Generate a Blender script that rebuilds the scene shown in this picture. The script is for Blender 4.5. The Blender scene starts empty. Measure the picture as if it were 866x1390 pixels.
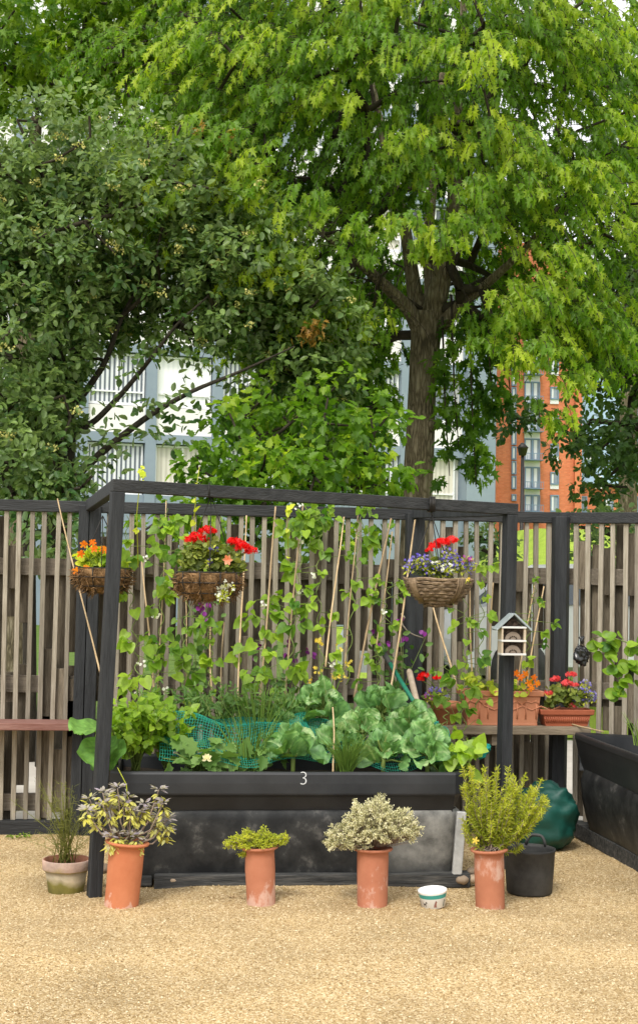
import bpy, math, random
import numpy as np
from mathutils import Vector
rng = np.random.default_rng(11); random.seed(11)
SC = bpy.context.scene; COL = SC.collection
# ---------------------------------------------------------------- camera model: a pixel of the 866x1390 photo -> a point of the place
F_, H_ = 1900.0, 1.56
YAW, PIT, ROL = math.radians(6.4), math.atan(90/1900), math.radians(1.03)
fw = np.array([math.sin(YAW)*math.cos(PIT), math.cos(YAW)*math.cos(PIT), math.sin(PIT)])
r0_ = np.array([math.cos(YAW), -math.sin(YAW), 0.0]); u0_ = np.cross(r0_, fw)
RT = math.cos(ROL)*r0_+math.sin(ROL)*u0_; UP = math.cos(ROL)*u0_-math.sin(ROL)*r0_
CP = np.array([0, 0, H_])
def ray(x, y): return fw*F_+RT*(x-433)+UP*(695-y)
def at(x, y, Y): d = ray(x, y); return CP+d*Y/d[1]
def gnd(x, y, z=0.0): d = ray(x, y); return CP+d*(z-H_)/d[2]
def onpl(x, y, p0, n): d = ray(x, y); return CP+d*(np.dot(p0-CP, n)/np.dot(d, n))
cam = bpy.data.cameras.new('camera'); co = bpy.data.objects.new('camera', cam); COL.objects.link(co)
cam.sensor_fit = 'VERTICAL'; cam.sensor_height = 36; cam.lens = 36*F_/1390; cam.clip_end = 2000; cam.clip_start = .1
from mathutils import Matrix
M = Matrix(((RT[0], UP[0], -fw[0], CP[0]), (RT[1], UP[1], -fw[1], CP[1]), (RT[2], UP[2], -fw[2], CP[2]), (0, 0, 0, 1)))
co.matrix_world = M; SC.camera = co
# ---------------------------------------------------------------- mesh builder
def nrm(a): a = np.asarray(a, float); return a/np.maximum(np.linalg.norm(a, axis=-1, keepdims=True), 1e-9)
WL = {}
class MB:
    def __init__(s): s.V = []; s.T = []; s.F = {}; s.n = 0
    def add(s, v, faces, tint=.5):
        v = np.asarray(v, float).reshape(-1, 3); k = len(v)
        s.V.append(v); s.T.append(np.full(k, tint, float) if np.isscalar(tint) else np.asarray(tint, float))
        if isinstance(faces, np.ndarray): s.F.setdefault(faces.shape[1], []).append(faces+s.n)
        else:
            by = {}
            for f in faces: by.setdefault(len(f), []).append(f)
            for q, fs in by.items(): s.F.setdefault(q, []).append(np.array(fs, int)+s.n)
        s.n += k
    def scatter(s, tv, tf, P, T, N, S, tint):
        """one copy of a template (x across, y to the tip, z normal) per point"""
        P = np.asarray(P, float); T = nrm(T); N = np.asarray(N, float)
        X = nrm(np.cross(T, N)); Z = np.cross(X, T)
        tv = np.asarray(tv, float); k = len(tv); n = len(P)
        S = np.broadcast_to(np.asarray(S, float), (n,)) if np.ndim(S) < 2 else np.asarray(S)
        if S.ndim == 1: S = np.repeat(S[:, None], 3, 1)
        v = P[:, None, :]+(tv[None, :, 0, None]*S[:, None, 0, None])*X[:, None, :]+(tv[None, :, 1, None]*S[:, None, 1, None])*T[:, None, :]+(tv[None, :, 2, None]*S[:, None, 2, None])*Z[:, None, :]
        s.V.append(v.reshape(-1, 3)); s.T.append(np.repeat(np.broadcast_to(np.asarray(tint, float), (n,)), k))
        by = {}
        for f in tf: by.setdefault(len(f), []).append(f)
        off = (np.arange(n)*k)[:, None, None]+s.n
        for q, fs in by.items(): s.F.setdefault(q, []).append((np.array(fs, int)[None]+off).reshape(-1, q))
        s.n += n*k
    def box(s, c, sz, ax=None, tint=.5):
        c = np.asarray(c, float); h = np.asarray(sz, float)/2
        ax = np.eye(3) if ax is None else np.asarray(ax)
        v = [c+ax[0]*x*h[0]+ax[1]*y*h[1]+ax[2]*z*h[2] for x in (-1, 1) for y in (-1, 1) for z in (-1, 1)]
        s.add(v, [(0, 1, 3, 2), (4, 6, 7, 5), (0, 4, 5, 1), (2, 3, 7, 6), (0, 2, 6, 4), (1, 5, 7, 3)], tint)
    def bb(s, x0, x1, y0, y1, z0, z1, tint=.5): s.box(((x0+x1)/2, (y0+y1)/2, (z0+z1)/2), (x1-x0, y1-y0, z1-z0), None, tint)
    def beam(s, p0, p1, w, h, up=(0, 0, 1), tint=.5):
        p0 = np.asarray(p0, float); p1 = np.asarray(p1, float); d = p1-p0; L = np.linalg.norm(d); d = d/L
        x = nrm(np.cross(d, up)); u = np.cross(x, d); s.box((p0+p1)/2, (w, L, h), (x, d, u), tint)
    def tube(s, P, R, n=6, tint=.5, cap=True):
        P = np.asarray(P, float); m = len(P); R = np.broadcast_to(np.asarray(R, float), (m,))
        d = nrm(np.gradient(P, axis=0)); a = np.array([0, 0, 1.0]) if abs(d[0][2]) < .9 else np.array([1.0, 0, 0])
        x = nrm(np.cross(d[0], a)); vs = []
        for i in range(m):
            x = nrm(x-d[i]*np.dot(x, d[i])); y = np.cross(d[i], x)
            t = np.arange(n)*2*math.pi/n
            vs.append(P[i]+R[i]*(np.cos(t)[:, None]*x+np.sin(t)[:, None]*y))
        f = [(i*n+j, i*n+(j+1) % n, (i+1)*n+(j+1) % n, (i+1)*n+j) for i in range(m-1) for j in range(n)]
        if cap: f += [tuple(range(n-1, -1, -1)), tuple((m-1)*n+j for j in range(n))]
        s.add(np.concatenate(vs), f, tint)
    def segs(s, A, B, RA, RB, n=5, tint=.5):
        A = np.asarray(A); B = np.asarray(B); d = nrm(B-A); a = np.where(np.abs(d[:, 2:3]) < .9, [[0, 0, 1.0]], [[1.0, 0, 0]])
        x = nrm(np.cross(d, a)); y = np.cross(d, x); t = np.arange(n)*2*math.pi/n
        o = np.cos(t)[None, :, None]*x[:, None]+np.sin(t)[None, :, None]*y[:, None]
        v = np.concatenate([A[:, None]+o*RA[:, None, None], B[:, None]+o*RB[:, None, None]], 1).reshape(-1, 3)
        f = np.array([(j, (j+1) % n, n+(j+1) % n, n+j) for j in range(n)])
        s.add(v, (f[None]+(np.arange(len(A))*2*n)[:, None, None]).reshape(-1, 4), tint)
    def lathe(s, prof, c, n=40, ax=None, tint=.5, ripple=None):
        c = np.asarray(c, float); ax = np.eye(3) if ax is None else ax; vs = []; m = len(prof)
        for r, z in prof:
            for j in range(n):
                t = 2*math.pi*j/n; q = r*(1+(ripple(t, z) if ripple else 0)); vs.append(c+ax[0]*q*math.cos(t)+ax[1]*q*math.sin(t)+ax[2]*z)
        s.add(vs, [(i*n+j, i*n+(j+1) % n, (i+1)*n+(j+1) % n, (i+1)*n+j) for i in range(m-1) for j in range(n)], tint)
    def grid(s, G, tint=.5, close=False):
        G = np.asarray(G, float); a, b = G.shape[:2]
        f = [(i*b+j, i*b+(j+1) % b, (i+1)*b+(j+1) % b, (i+1)*b+j) for i in range(a-1) for j in range(b if close else b-1)]
        s.add(G.reshape(-1, 3), f, tint)
    def build(s, name, mat, parent=None, smooth=True, bevel=0, org=None, **tags):
        V = np.concatenate(s.V); T = np.concatenate(s.T)
        base = WL[parent.name] if parent is not None else (np.zeros(3) if org is None else np.asarray(org, float))
        me = bpy.data.meshes.new(name); me.vertices.add(len(V)); me.vertices.foreach_set('co', (V-base).astype(np.float32).ravel())
        li = []; lt = []
        for q, ch in s.F.items():
            a = np.concatenate(ch); li.append(a.ravel()); lt.append(np.full(len(a), q))
        li = np.concatenate(li); lt = np.concatenate(lt); ls = np.concatenate([[0], np.cumsum(lt)[:-1]])
        me.loops.add(len(li)); me.loops.foreach_set('vertex_index', li.astype(np.int32))
        me.polygons.add(len(lt)); me.polygons.foreach_set('loop_start', ls.astype(np.int32)); me.polygons.foreach_set('loop_total', lt.astype(np.int32))
        at_ = me.attributes.new('tint', 'FLOAT', 'POINT'); at_.data.foreach_set('value', T.astype(np.float32))
        me.update(calc_edges=True); me.validate()
        me.polygons.foreach_set('use_smooth', np.full(len(me.polygons), smooth))
        me.materials.append(mat); o = bpy.data.objects.new(name, me); COL.objects.link(o)
        if parent is not None: o.parent = parent; WL[o.name] = base
        else: o.location = base; WL[o.name] = base
        if bevel:
            b = o.modifiers.new('bevel', 'BEVEL'); b.width = bevel; b.segments = 2; b.limit_method = 'ANGLE'
        for k, v in tags.items(): o[k] = v
        return o
def thing(name, label, category, loc, group=None):
    o = bpy.data.objects.new(name, None); COL.objects.link(o); o.location = [float(q) for q in loc]; o.empty_display_size = .1
    WL[o.name] = np.asarray(loc, float); o['label'] = label; o['category'] = category
    if group: o['group'] = group
    return o
# ---------------------------------------------------------------- materials
def _nt(name):
    m = bpy.data.materials.new(name); m.use_nodes = True; nt = m.node_tree; nt.nodes.clear()
    out = nt.nodes.new('ShaderNodeOutputMaterial'); return m, nt, out
def _n(nt, t, **kw):
    n = nt.nodes.new(t)
    for k, v in kw.items(): setattr(n, k, v)
    return n
def _ramp(nt, stops):
    r = nt.nodes.new('ShaderNodeValToRGB'); e = r.color_ramp.elements
    while len(e) > 1: e.remove(e[-1])
    e[0].position = stops[0][0]; e[0].color = (*stops[0][1], 1)
    for p, c in stops[1:]: q = e.new(p); q.color = (*c, 1)
    return r
def pm(name, c1, c2, scale=6, rough=.75, bump=.25, st=(1, 1, 1), tint=0.0, spec=.3, lo=.3, hi=.7, bsc=None, bdist=.01, detail=8, c3=None, metal=0, coat=0):
    """matt or painted stuff: two noise-mixed colours, per-piece tint, bump"""
    m, nt, out = _nt(name); L = nt.links.new
    tc = _n(nt, 'ShaderNodeTexCoord'); mp = _n(nt, 'ShaderNodeMapping'); mp.inputs['Scale'].default_value = st; L(tc.outputs['Object'], mp.inputs[0])
    nz = _n(nt, 'ShaderNodeTexNoise'); nz.inputs['Scale'].default_value = scale; nz.inputs['Detail'].default_value = detail; nz.inputs['Roughness'].default_value = .65; L(mp.outputs[0], nz.inputs['Vector'])
    stops = [(lo, c1), (hi, c2)] if c3 is None else [(lo, c1), ((lo+hi)/2, c2), (hi, c3)]
    rp = _ramp(nt, stops); L(nz.outputs['Fac'], rp.inputs[0]); colr = rp.outputs[0]
    if tint:
        a = _n(nt, 'ShaderNodeAttribute'); a.attribute_name = 'tint'
        mr = _n(nt, 'ShaderNodeMapRange'); mr.inputs['To Min'].default_value = 1-tint; mr.inputs['To Max'].default_value = 1+tint; L(a.outputs['Fac'], mr.inputs['Value'])
        mx = _n(nt, 'ShaderNodeVectorMath', operation='SCALE'); L(colr, mx.inputs[0]); L(mr.outputs[0], mx.inputs['Scale']); colr = mx.outputs[0]
    b = _n(nt, 'ShaderNodeBsdfPrincipled'); L(colr, b.inputs['Base Color']); b.inputs['Roughness'].default_value = rough; b.inputs['Specular IOR Level'].default_value = spec; b.inputs['Metallic'].default_value = metal
    if bump:
        n2 = _n(nt, 'ShaderNodeTexNoise'); n2.inputs['Scale'].default_value = bsc or scale*4; n2.inputs['Detail'].default_value = 6; L(mp.outputs[0], n2.inputs['Vector'])
        bp = _n(nt, 'ShaderNodeBump'); bp.inputs['Strength'].default_value = bump; bp.inputs['Distance'].default_value = bdist; L(n2.outputs['Fac'], bp.inputs['Height']); L(bp.outputs[0], b.inputs['Normal'])
    L(b.outputs[0], out.inputs[0]); return m
def lm(name, dark, light, transl=.35, rough=.45, under=None, spec=.35, mid=None, mott=0):
    """leaf: colour from the leaf's tint, some light passing through, optional pale underside"""
    m, nt, out = _nt(name); L = nt.links.new
    a = _n(nt, 'ShaderNodeAttribute'); a.attribute_name = 'tint'
    rp = _ramp(nt, [(0, dark), (1, light)] if mid is None else [(0, dark), (.5, mid), (1, light)]); L(a.outputs['Fac'], rp.inputs[0]); c = rp.outputs[0]
    if mott:
        tc = _n(nt, 'ShaderNodeTexCoord'); nz = _n(nt, 'ShaderNodeTexNoise'); nz.inputs['Scale'].default_value = 28; nz.inputs['Detail'].default_value = 5; L(tc.outputs['Object'], nz.inputs['Vector'])
        mr = _n(nt, 'ShaderNodeMapRange'); mr.inputs['From Min'].default_value = .3; mr.inputs['From Max'].default_value = .7; mr.inputs['To Min'].default_value = 1-mott; mr.inputs['To Max'].default_value = 1+mott*.6; L(nz.outputs['Fac'], mr.inputs['Value']); sc_ = _n(nt, 'ShaderNodeVectorMath', operation='SCALE'); L(c, sc_.inputs[0]); L(mr.outputs[0], sc_.inputs['Scale']); c = sc_.outputs[0]
    if under:
        g = _n(nt, 'ShaderNodeNewGeometry'); mx = _n(nt, 'ShaderNodeMix', data_type='RGBA'); L(g.outputs['Backfacing'], mx.inputs[0]); L(c, mx.inputs[6]); mx.inputs[7].default_value = (*under, 1); c = mx.outputs[2]
    b = _n(nt, 'ShaderNodeBsdfPrincipled'); L(c, b.inputs['Base Color']); b.inputs['Roughness'].default_value = rough; b.inputs['Specular IOR Level'].default_value = spec
    t = _n(nt, 'ShaderNodeBsdfTranslucent'); gm = _n(nt, 'ShaderNodeVectorMath', operation='MULTIPLY'); L(c, gm.inputs[0]); gm.inputs[1].default_value = (1.5, 1.6, .7); L(gm.outputs[0], t.inputs[0])
    mi = _n(nt, 'ShaderNodeMixShader'); mi.inputs[0].default_value = transl; L(b.outputs[0], mi.inputs[1]); L(t.outputs[0], mi.inputs[2]); L(mi.outputs[0], out.inputs[0]); return m
def bark_mat(name, c0, c1, c2):
    m, nt, out = _nt(name); L = nt.links.new; tc = _n(nt, 'ShaderNodeTexCoord'); mp = _n(nt, 'ShaderNodeMapping'); mp.inputs['Scale'].default_value = (26, 26, 5); L(tc.outputs['Object'], mp.inputs[0])
    wz = _n(nt, 'ShaderNodeTexNoise'); wz.inputs['Scale'].default_value = 1.1; wz.inputs['Detail'].default_value = 5; L(mp.outputs[0], wz.inputs['Vector'])
    ad = _n(nt, 'ShaderNodeVectorMath', operation='MULTIPLY_ADD'); L(wz.outputs['Color'], ad.inputs[0]); ad.inputs[1].default_value = (1.6, 1.6, 1.6); L(mp.outputs[0], ad.inputs[2])
    v = _n(nt, 'ShaderNodeTexVoronoi', feature='DISTANCE_TO_EDGE'); v.inputs['Scale'].default_value = 1.0; L(ad.outputs[0], v.inputs['Vector'])
    n2 = _n(nt, 'ShaderNodeTexNoise'); n2.inputs['Scale'].default_value = 3.5; n2.inputs['Detail'].default_value = 8; L(tc.outputs['Object'], n2.inputs['Vector'])
    m1 = _n(nt, 'ShaderNodeMath', operation='MULTIPLY_ADD'); L(v.outputs['Distance'], m1.inputs[0]); m1.inputs[1].default_value = 1.3; m2 = _n(nt, 'ShaderNodeMath', operation='MULTIPLY_ADD'); L(n2.outputs['Fac'], m2.inputs[0]); m2.inputs[1].default_value = .9; m2.inputs[2].default_value = -.3; L(m2.outputs[0], m1.inputs[2])
    rp = _ramp(nt, [(.05, c0), (.3, c1), (.8, c2)]); L(m1.outputs[0], rp.inputs[0]); b = _n(nt, 'ShaderNodeBsdfPrincipled'); b.inputs['Roughness'].default_value = .95; b.inputs['Specular IOR Level'].default_value = .15; L(rp.outputs[0], b.inputs['Base Color'])
    bp = _n(nt, 'ShaderNodeBump'); bp.inputs['Strength'].default_value = 1; bp.inputs['Distance'].default_value = .025; L(m1.outputs[0], bp.inputs['Height']); L(bp.outputs[0], b.inputs['Normal']); L(b.outputs[0], out.inputs[0]); return m
WOODST = (14, 14, .9)
MT = dict(
 batten=pm('weathered_batten', (.18, .153, .113), (.375, .335, .27), 5, .85, .3, (22, 22, 1.2), .28, .15),
 board=pm('old_board', (.09, .073, .052), (.22, .185, .137), 5, .9, .5, (16, 16, 1.5), .55, .12),
 rail=pm('old_rail', (.14, .118, .09), (.28, .24, .19), 5, .9, .5, (1.2, 16, 16), .3, .12),
 black=pm('black_stained_timber', (.010, .011, .013), (.035, .038, .041), 4, .66, .5, (9, 9, 1.0), .3, .35),
 blackh=pm('black_stained_beam', (.011, .012, .013), (.038, .039, .04), 4, .66, .5, (1.0, 9, 9), .3, .35),
 redwood=pm('faded_red_plank', (.17, .07, .055), (.30, .17, .14), 4, .8, .3, (1.5, 12, 12), 0, .2),
 greywood=pm('grey_plank', (.16, .125, .085), (.31, .25, .18), 5, .85, .4, (1.5, 14, 14), 0, .15),
 plastic=pm('black_plastic', (.012, .013, .015), (.033, .035, .038), 3, .48, .2, (1, 1, 1), 0, .4, bsc=40, bdist=.002),
 cane=pm('bamboo', (.30, .20, .10), (.48, .36, .21), 3, .55, .1, (8, 8, 2), .35, .3),
 soil=pm('soil', (.018, .012, .008), (.05, .035, .022), 40, .95, .8, tint=0),
 terra=pm('terracotta', (.40, .125, .05), (.52, .20, .09), 5, .8, .25, tint=0, spec=.2, bsc=60, bdist=.003),
 terrap=pm('terracotta_plastic', (.47, .17, .085), (.56, .24, .13), 4, .5, .1, tint=0, spec=.35),
 rubber=pm('black_rubber', (.022, .022, .022), (.075, .074, .07), 7, .6, .3, spec=.3, bsc=50, bdist=.002),
 white=pm('white_glaze', (.76, .76, .74), (.82, .82, .80), 4, .25, 0, spec=.5),
 wire=pm('dark_wire', (.02, .02, .02), (.05, .045, .04), 20, .5, 0, spec=.4, metal=.6),
 coir=pm('coir', (.09, .05, .022), (.30, .18, .085), 30, .95, 1.0, spec=.1, tint=.4),
 wicker=pm('wicker', (.10, .065, .038), (.30, .22, .14), 18, .75, .6, spec=.2, tint=.35),
 bark=bark_mat('bark', (.06, .05, .03), (.17, .14, .085), (.32, .28, .19)),
 twig=pm('twig_bark', (.025, .02, .014), (.07, .06, .042), 9, .95, .4, (1, 1, 1), 0, .1),
 stem=pm('green_stem', (.10, .15, .03), (.2, .26, .06), 9, .6, 0),
 wstem=pm('woody_stem', (.15, .11, .085), (.30, .235, .185), 15, .85, .3),
 stone=pm('stone', (.22, .16, .11), (.40, .31, .22), 9, .8, .3, tint=.3),
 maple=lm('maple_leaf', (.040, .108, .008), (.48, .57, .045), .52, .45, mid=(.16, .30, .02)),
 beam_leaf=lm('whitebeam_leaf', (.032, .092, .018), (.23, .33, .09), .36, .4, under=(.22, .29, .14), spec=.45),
 darkleaf=lm('dark_leaf', (.03, .075, .014), (.11, .19, .03), .35, .45),
 paleleaf=lm('pale_leaf', (.08, .18, .010), (.34, .46, .035), .45, .45),
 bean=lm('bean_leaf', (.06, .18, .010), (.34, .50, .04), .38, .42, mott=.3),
 cabbage=lm('cabbage_leaf', (.10, .235, .07), (.50, .63, .30), .26, .42, mid=(.195, .375, .115), mott=.4),
 blade=lm('blade_leaf', (.07, .16, .02), (.25, .38, .07), .3, .45),
 squash=lm('squash_leaf', (.05, .17, .025), (.20, .38, .08), .25, .5, mott=.35),
 feather=lm('feather_leaf', (.06, .15, .03), (.2, .33, .08), .3, .5),
 sage=lm('sage_leaf', (.36, .31, .37), (.60, .56, .09), .25, .7, mid=(.44, .43, .18)),
 gthyme=lm('golden_leaf', (.22, .28, .02), (.62, .62, .05), .3, .5),
 sthyme=lm('silver_leaf', (.20, .18, .08), (.84, .79, .58), .2, .6, mid=(.55, .52, .30)),
 rosem=lm('rosemary_leaf', (.18, .23, .015), (.66, .64, .07), .35, .5, mid=(.40, .44, .04)),
 fennel=lm('fennel_leaf', (.10, .12, .02), (.30, .30, .07), .3, .6),
 geran=lm('geranium_leaf', (.10, .14, .025), (.40, .44, .08), .3, .5, mid=(.20, .25, .05)),
 nast=lm('nasturtium_leaf', (.22, .36, .03), (.66, .70, .07), .4, .45),
 red=lm('red_petal', (.62, .004, .004), (.9, .012, .012), .3, .5),
 coral=lm('coral_petal', (.72, .05, .07), (.85, .15, .15), .3, .5),
 orange=lm('orange_petal', (.80, .16, .01), (.85, .32, .01), .3, .5),
 lobelia=lm('lobelia_petal', (.10, .06, .5), (.75, .75, .85), .3, .5, mid=(.25, .2, .68)),
 magenta=lm('magenta_petal', (.25, .02, .25), (.5, .08, .4), .3, .5),
 wpetal=lm('white_petal', (.72, .72, .62), (.82, .82, .78), .3, .5),
 ypetal=lm('yellow_petal', (.75, .5, .02), (.85, .7, .15), .3, .5),
)
# ================================================================ light and sky
SUN_EL, SUN_AZ = math.radians(52), math.radians(205)     # high thin cloud, light from behind the camera and a little to its left
W = bpy.data.worlds.new('World'); SC.world = W; W.use_nodes = True; nt = W.node_tree; nt.nodes.clear()
sky = nt.nodes.new('ShaderNodeTexSky'); sky.sky_type = 'NISHITA'; sky.sun_disc = False; sky.sun_elevation = SUN_EL; sky.sun_rotation = SUN_AZ; sky.dust_density = 4; sky.air_density = 1.0
hs = nt.nodes.new('ShaderNodeHueSaturation'); hs.inputs['Saturation'].default_value = .12
bg = nt.nodes.new('ShaderNodeBackground'); bg.inputs['Strength'].default_value = .15; wo = nt.nodes.new('ShaderNodeOutputWorld')
gm = nt.nodes.new('ShaderNodeVectorMath'); gm.operation = 'MULTIPLY_ADD'; gm.inputs[1].default_value = (1.0, 1.0, 1.0); gm.inputs[2].default_value = (5.5, 5.5, 5.5)   # thin white cloud over the sky
nt.links.new(sky.outputs[0], hs.inputs['Color']); nt.links.new(hs.outputs[0], gm.inputs[0]); nt.links.new(gm.outputs[0], bg.inputs[0]); nt.links.new(bg.outputs[0], wo.inputs[0])
sd = bpy.data.lights.new('sun', 'SUN'); sd.energy = 1.9; sd.angle = math.radians(12); sd.color = (1, .94, .84)
so = bpy.data.objects.new('sun', sd); COL.objects.link(so)
dv = Vector((math.sin(SUN_AZ)*math.cos(SUN_EL), math.cos(SUN_AZ)*math.cos(SUN_EL), math.sin(SUN_EL)))
so.rotation_euler = dv.to_track_quat('Z', 'Y').to_euler(); so.location = (-3, -5, 12)
SC.view_settings.view_transform = 'Standard'; SC.view_settings.look = 'None'; SC.view_settings.exposure = 0; SC.view_settings.gamma = 1
SC.cycles.max_bounces = 6; SC.cycles.diffuse_bounces = 4; SC.cycles.transmission_bounces = 6; SC.cycles.transparent_max_bounces = 6; SC.cycles.use_denoising = True
SC.cycles.caustics_reflective = False; SC.cycles.caustics_refractive = False
# ================================================================ ground
def gravel_mat():
    m, nt, out = _nt('gravel'); L = nt.links.new
    tc = _n(nt, 'ShaderNodeTexCoord'); v = _n(nt, 'ShaderNodeTexVoronoi'); v.inputs['Scale'].default_value = 150; L(tc.outputs['Object'], v.inputs['Vector'])
    rp = _ramp(nt, [(0, (.26, .17, .07)), (.35, (.43, .302, .142)), (.7, (.53, .39, .205)), (1, (.67, .54, .345))]); sx = _n(nt, 'ShaderNodeSeparateColor'); L(v.outputs['Color'], sx.inputs[0]); L(sx.outputs[0], rp.inputs[0])
    nz = _n(nt, 'ShaderNodeTexNoise'); nz.inputs['Scale'].default_value = 1.6; nz.inputs['Detail'].default_value = 8; L(tc.outputs['Object'], nz.inputs['Vector'])
    mr = _n(nt, 'ShaderNodeMapRange'); mr.inputs['From Min'].default_value = .3; mr.inputs['From Max'].default_value = .7; mr.inputs['To Min'].default_value = .76; mr.inputs['To Max'].default_value = 1.2; L(nz.outputs['Fac'], mr.inputs['Value'])
    mx = _n(nt, 'ShaderNodeVectorMath', operation='SCALE'); L(rp.outputs[0], mx.inputs[0]); L(mr.outputs[0], mx.inputs['Scale'])
    n3 = _n(nt, 'ShaderNodeTexNoise'); n3.inputs['Scale'].default_value = 2.3; n3.inputs['Detail'].default_value = 9; n3.inputs['Roughness'].default_value = .75; L(tc.outputs['Object'], n3.inputs['Vector']); r3 = _ramp(nt, [(.60, (0, 0, 0)), (.78, (.35, .35, .35))]); L(n3.outputs['Fac'], r3.inputs[0])
    m3 = _n(nt, 'ShaderNodeMix', data_type='RGBA'); L(r3.outputs[0], m3.inputs[0]); L(mx.outputs[0], m3.inputs[6]); m3.inputs[7].default_value = (.27, .24, .07, 1)
    b = _n(nt, 'ShaderNodeBsdfPrincipled'); b.inputs['Roughness'].default_value = .85; b.inputs['Specular IOR Level'].default_value = .2; L(m3.outputs[2], b.inputs['Base Color'])
    bp = _n(nt, 'ShaderNodeBump'); bp.inputs['Strength'].default_value = .7; bp.inputs['Distance'].default_value = .006; bp.invert = True; L(v.outputs['Distance'], bp.inputs['Height']); L(bp.outputs[0], b.inputs['Normal'])
    L(b.outputs[0], out.inputs[0]); return m
def sheet(name, x0, x1, y0, y1, z, mat, n=1):
    m = MB(); m.add([(x0, y0, z), (x1, y0, z), (x1, y1, z), (x0, y1, z)], [(0, 1, 2, 3)]); return m.build(name, mat, kind='structure', label=name.replace('_', ' ')+' of the place')
lawn = pm('lawn', (.06, .12, .014), (.13, .20, .03), 3, .9, .6, bsc=120, bdist=.02)
paveM = pm('pale_paving', (.42, .38, .33), (.56, .52, .46), 2, .9, .2)
sheet('ground', -300, 300, -100, 500, -.03, lawn)
gx = np.linspace(-5, 6, 260); gy = np.linspace(-1.5, 8.72, 240); gr = MB()
def gz(x, y): return .006*np.sin(x*19+y*5+2*np.sin(y*7))*np.sin(y*17-x*3)*.5+.008*np.sin(x*3.1+y*1.7)+.006*np.sin(x*1.3-y*4.3)+.004*np.sin(x*7.7+y*6.1)-.004
G = np.array([[(x, y, gz(x, y)) for x in gx] for y in gy]); gr.grid(G); gr.build('gravel_ground', gravel_mat(), kind='structure', label='golden gravel yard in front of the fence')
sheet('pavement', -40, 4.2, 8.9, 13.6, 0.0, paveM)
# loose pebbles, uncountable
N = 60000; y = 4.6+4.05*rng.random(N); x = (y*(-.14+.54*rng.random(N)))-.15
tv = np.array([(1, 0, 0), (-1, 0, 0), (0, 1, 0), (0, -1, 0), (0, 0, 1), (0, 0, -.6)], float); tf = [(0, 2, 4), (2, 1, 4), (1, 3, 4), (3, 0, 4), (2, 0, 5), (1, 2, 5), (3, 1, 5), (0, 3, 5)]
pb = MB(); s = (.0024+.0032*rng.random(N)**2.4); S = np.stack([s*(1+.6*rng.random(N)), s, s*(.5+.4*rng.random(N))], 1)
T = np.stack([rng.normal(size=N), rng.normal(size=N), .2*rng.normal(size=N)], 1); Nn = np.stack([.3*rng.normal(size=N), .3*rng.normal(size=N), np.ones(N)], 1)
pb.scatter(tv, tf, np.stack([x, y, gz(x, y)+s*.25], 1), T, Nn, S, rng.random(N))
pm_ = lm('pebble', (.26, .175, .075), (.72, .60, .40), 0, .8, mid=(.46, .33, .16))
pb.build('gravel_pebbles', pm_, smooth=False, kind='stuff', label='loose golden gravel strewn over the yard', category='gravel')
# grass bank behind the fence, rising to the brick flats
bx = np.linspace(3.2, 60, 60); by = np.linspace(14, 60, 60)
def bz(x, y):
    a = np.clip((y-17)/9, 0, 1); a = a*a*(3-2*a); b = np.clip((x-y*.2-.3)/1.2, 0, 1)
    return -.02+b*(.35*np.clip((y-14.2)/1.5, 0, 1)+2.25*a)
gb = MB(); gb.grid([[(x, y, bz(x, y)) for x in bx] for y in by]); bankM = pm('bank_grass', (.24, .36, .03), (.38, .50, .06), 4, .9, .8, bsc=90, bdist=.03)
gb.build('grass_bank', bankM, kind='structure', label='bright green grass bank rising behind the fence')
# ================================================================ buildings
def facade(p0px, Y, ang):
    """returns functions mapping photo pixels to the facade plane and boxes on it"""
    P0 = at(*p0px, Y); d = np.array([math.cos(ang), math.sin(ang), 0]); n = np.array([d[1], -d[0], 0])   # n points to the yard
    up = np.array([0, 0, 1.0])
    def uz(px, py): q = onpl(px, py, P0, n); return np.dot(q-P0, d), q[2]
    def bx(m, u0, u1, z0, z1, out0, out1, tint=.5):
        c = P0*np.array([1, 1, 0])+d*(u0+u1)/2+n*(out0+out1)/2+up*(z0+z1)/2
        m.box(c, (u1-u0, abs(out1-out0), z1-z0), (d, n, up), tint)
    return P0, d, n, uz, bx
glassM = pm('window_glass', (.05, .065, .08), (.16, .19, .22), .6, .08, 0, spec=.6)
frameM = pm('white_window_frame', (.72, .73, .74), (.8, .8, .8), 2, .5, 0)
def blind_mat(name, c1, c2, sc):
    m, nt, out = _nt(name); L = nt.links.new
    tc = _n(nt, 'ShaderNodeTexCoord'); w = _n(nt, 'ShaderNodeTexWave', wave_type='BANDS', bands_direction='X'); w.inputs['Scale'].default_value = sc; L(tc.outputs['Object'], w.inputs['Vector'])
    rp = _ramp(nt, [(.3, c1), (.55, c2)]); L(w.outputs['Fac'], rp.inputs[0]); b = _n(nt, 'ShaderNodeBsdfPrincipled'); b.inputs['Roughness'].default_value = .15; L(rp.outputs[0], b.inputs['Base Color']); L(b.outputs[0], out.inputs[0]); return m
blinds = [blind_mat('open_blinds', (.10, .12, .14), (.62, .64, .66), 2.2), blind_mat('closed_blinds', (.80, .81, .82), (.88, .88, .88), 2.0), blind_mat('cream_blinds', (.48, .45, .38), (.60, .57, .49), 2.0), glassM]
steel = pm('blue_grey_cladding', (.19, .24, .29), (.24, .29, .345), 1, .55, 0)
cream = pm('cream_panel', (.70, .68, .66), (.77, .75, .73), 1.5, .8, .1)
Pg, dg, ng, uz, fb = facade((300, 600), 45, math.radians(11.6))
bz_ = uz(200, 596)[1]; fl = (uz(200, 474)[1]-bz_); ucol = uz(206, 540)[0]; bay = uz(296, 540)[0]-ucol; u1 = uz(628, 560)[0]
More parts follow.
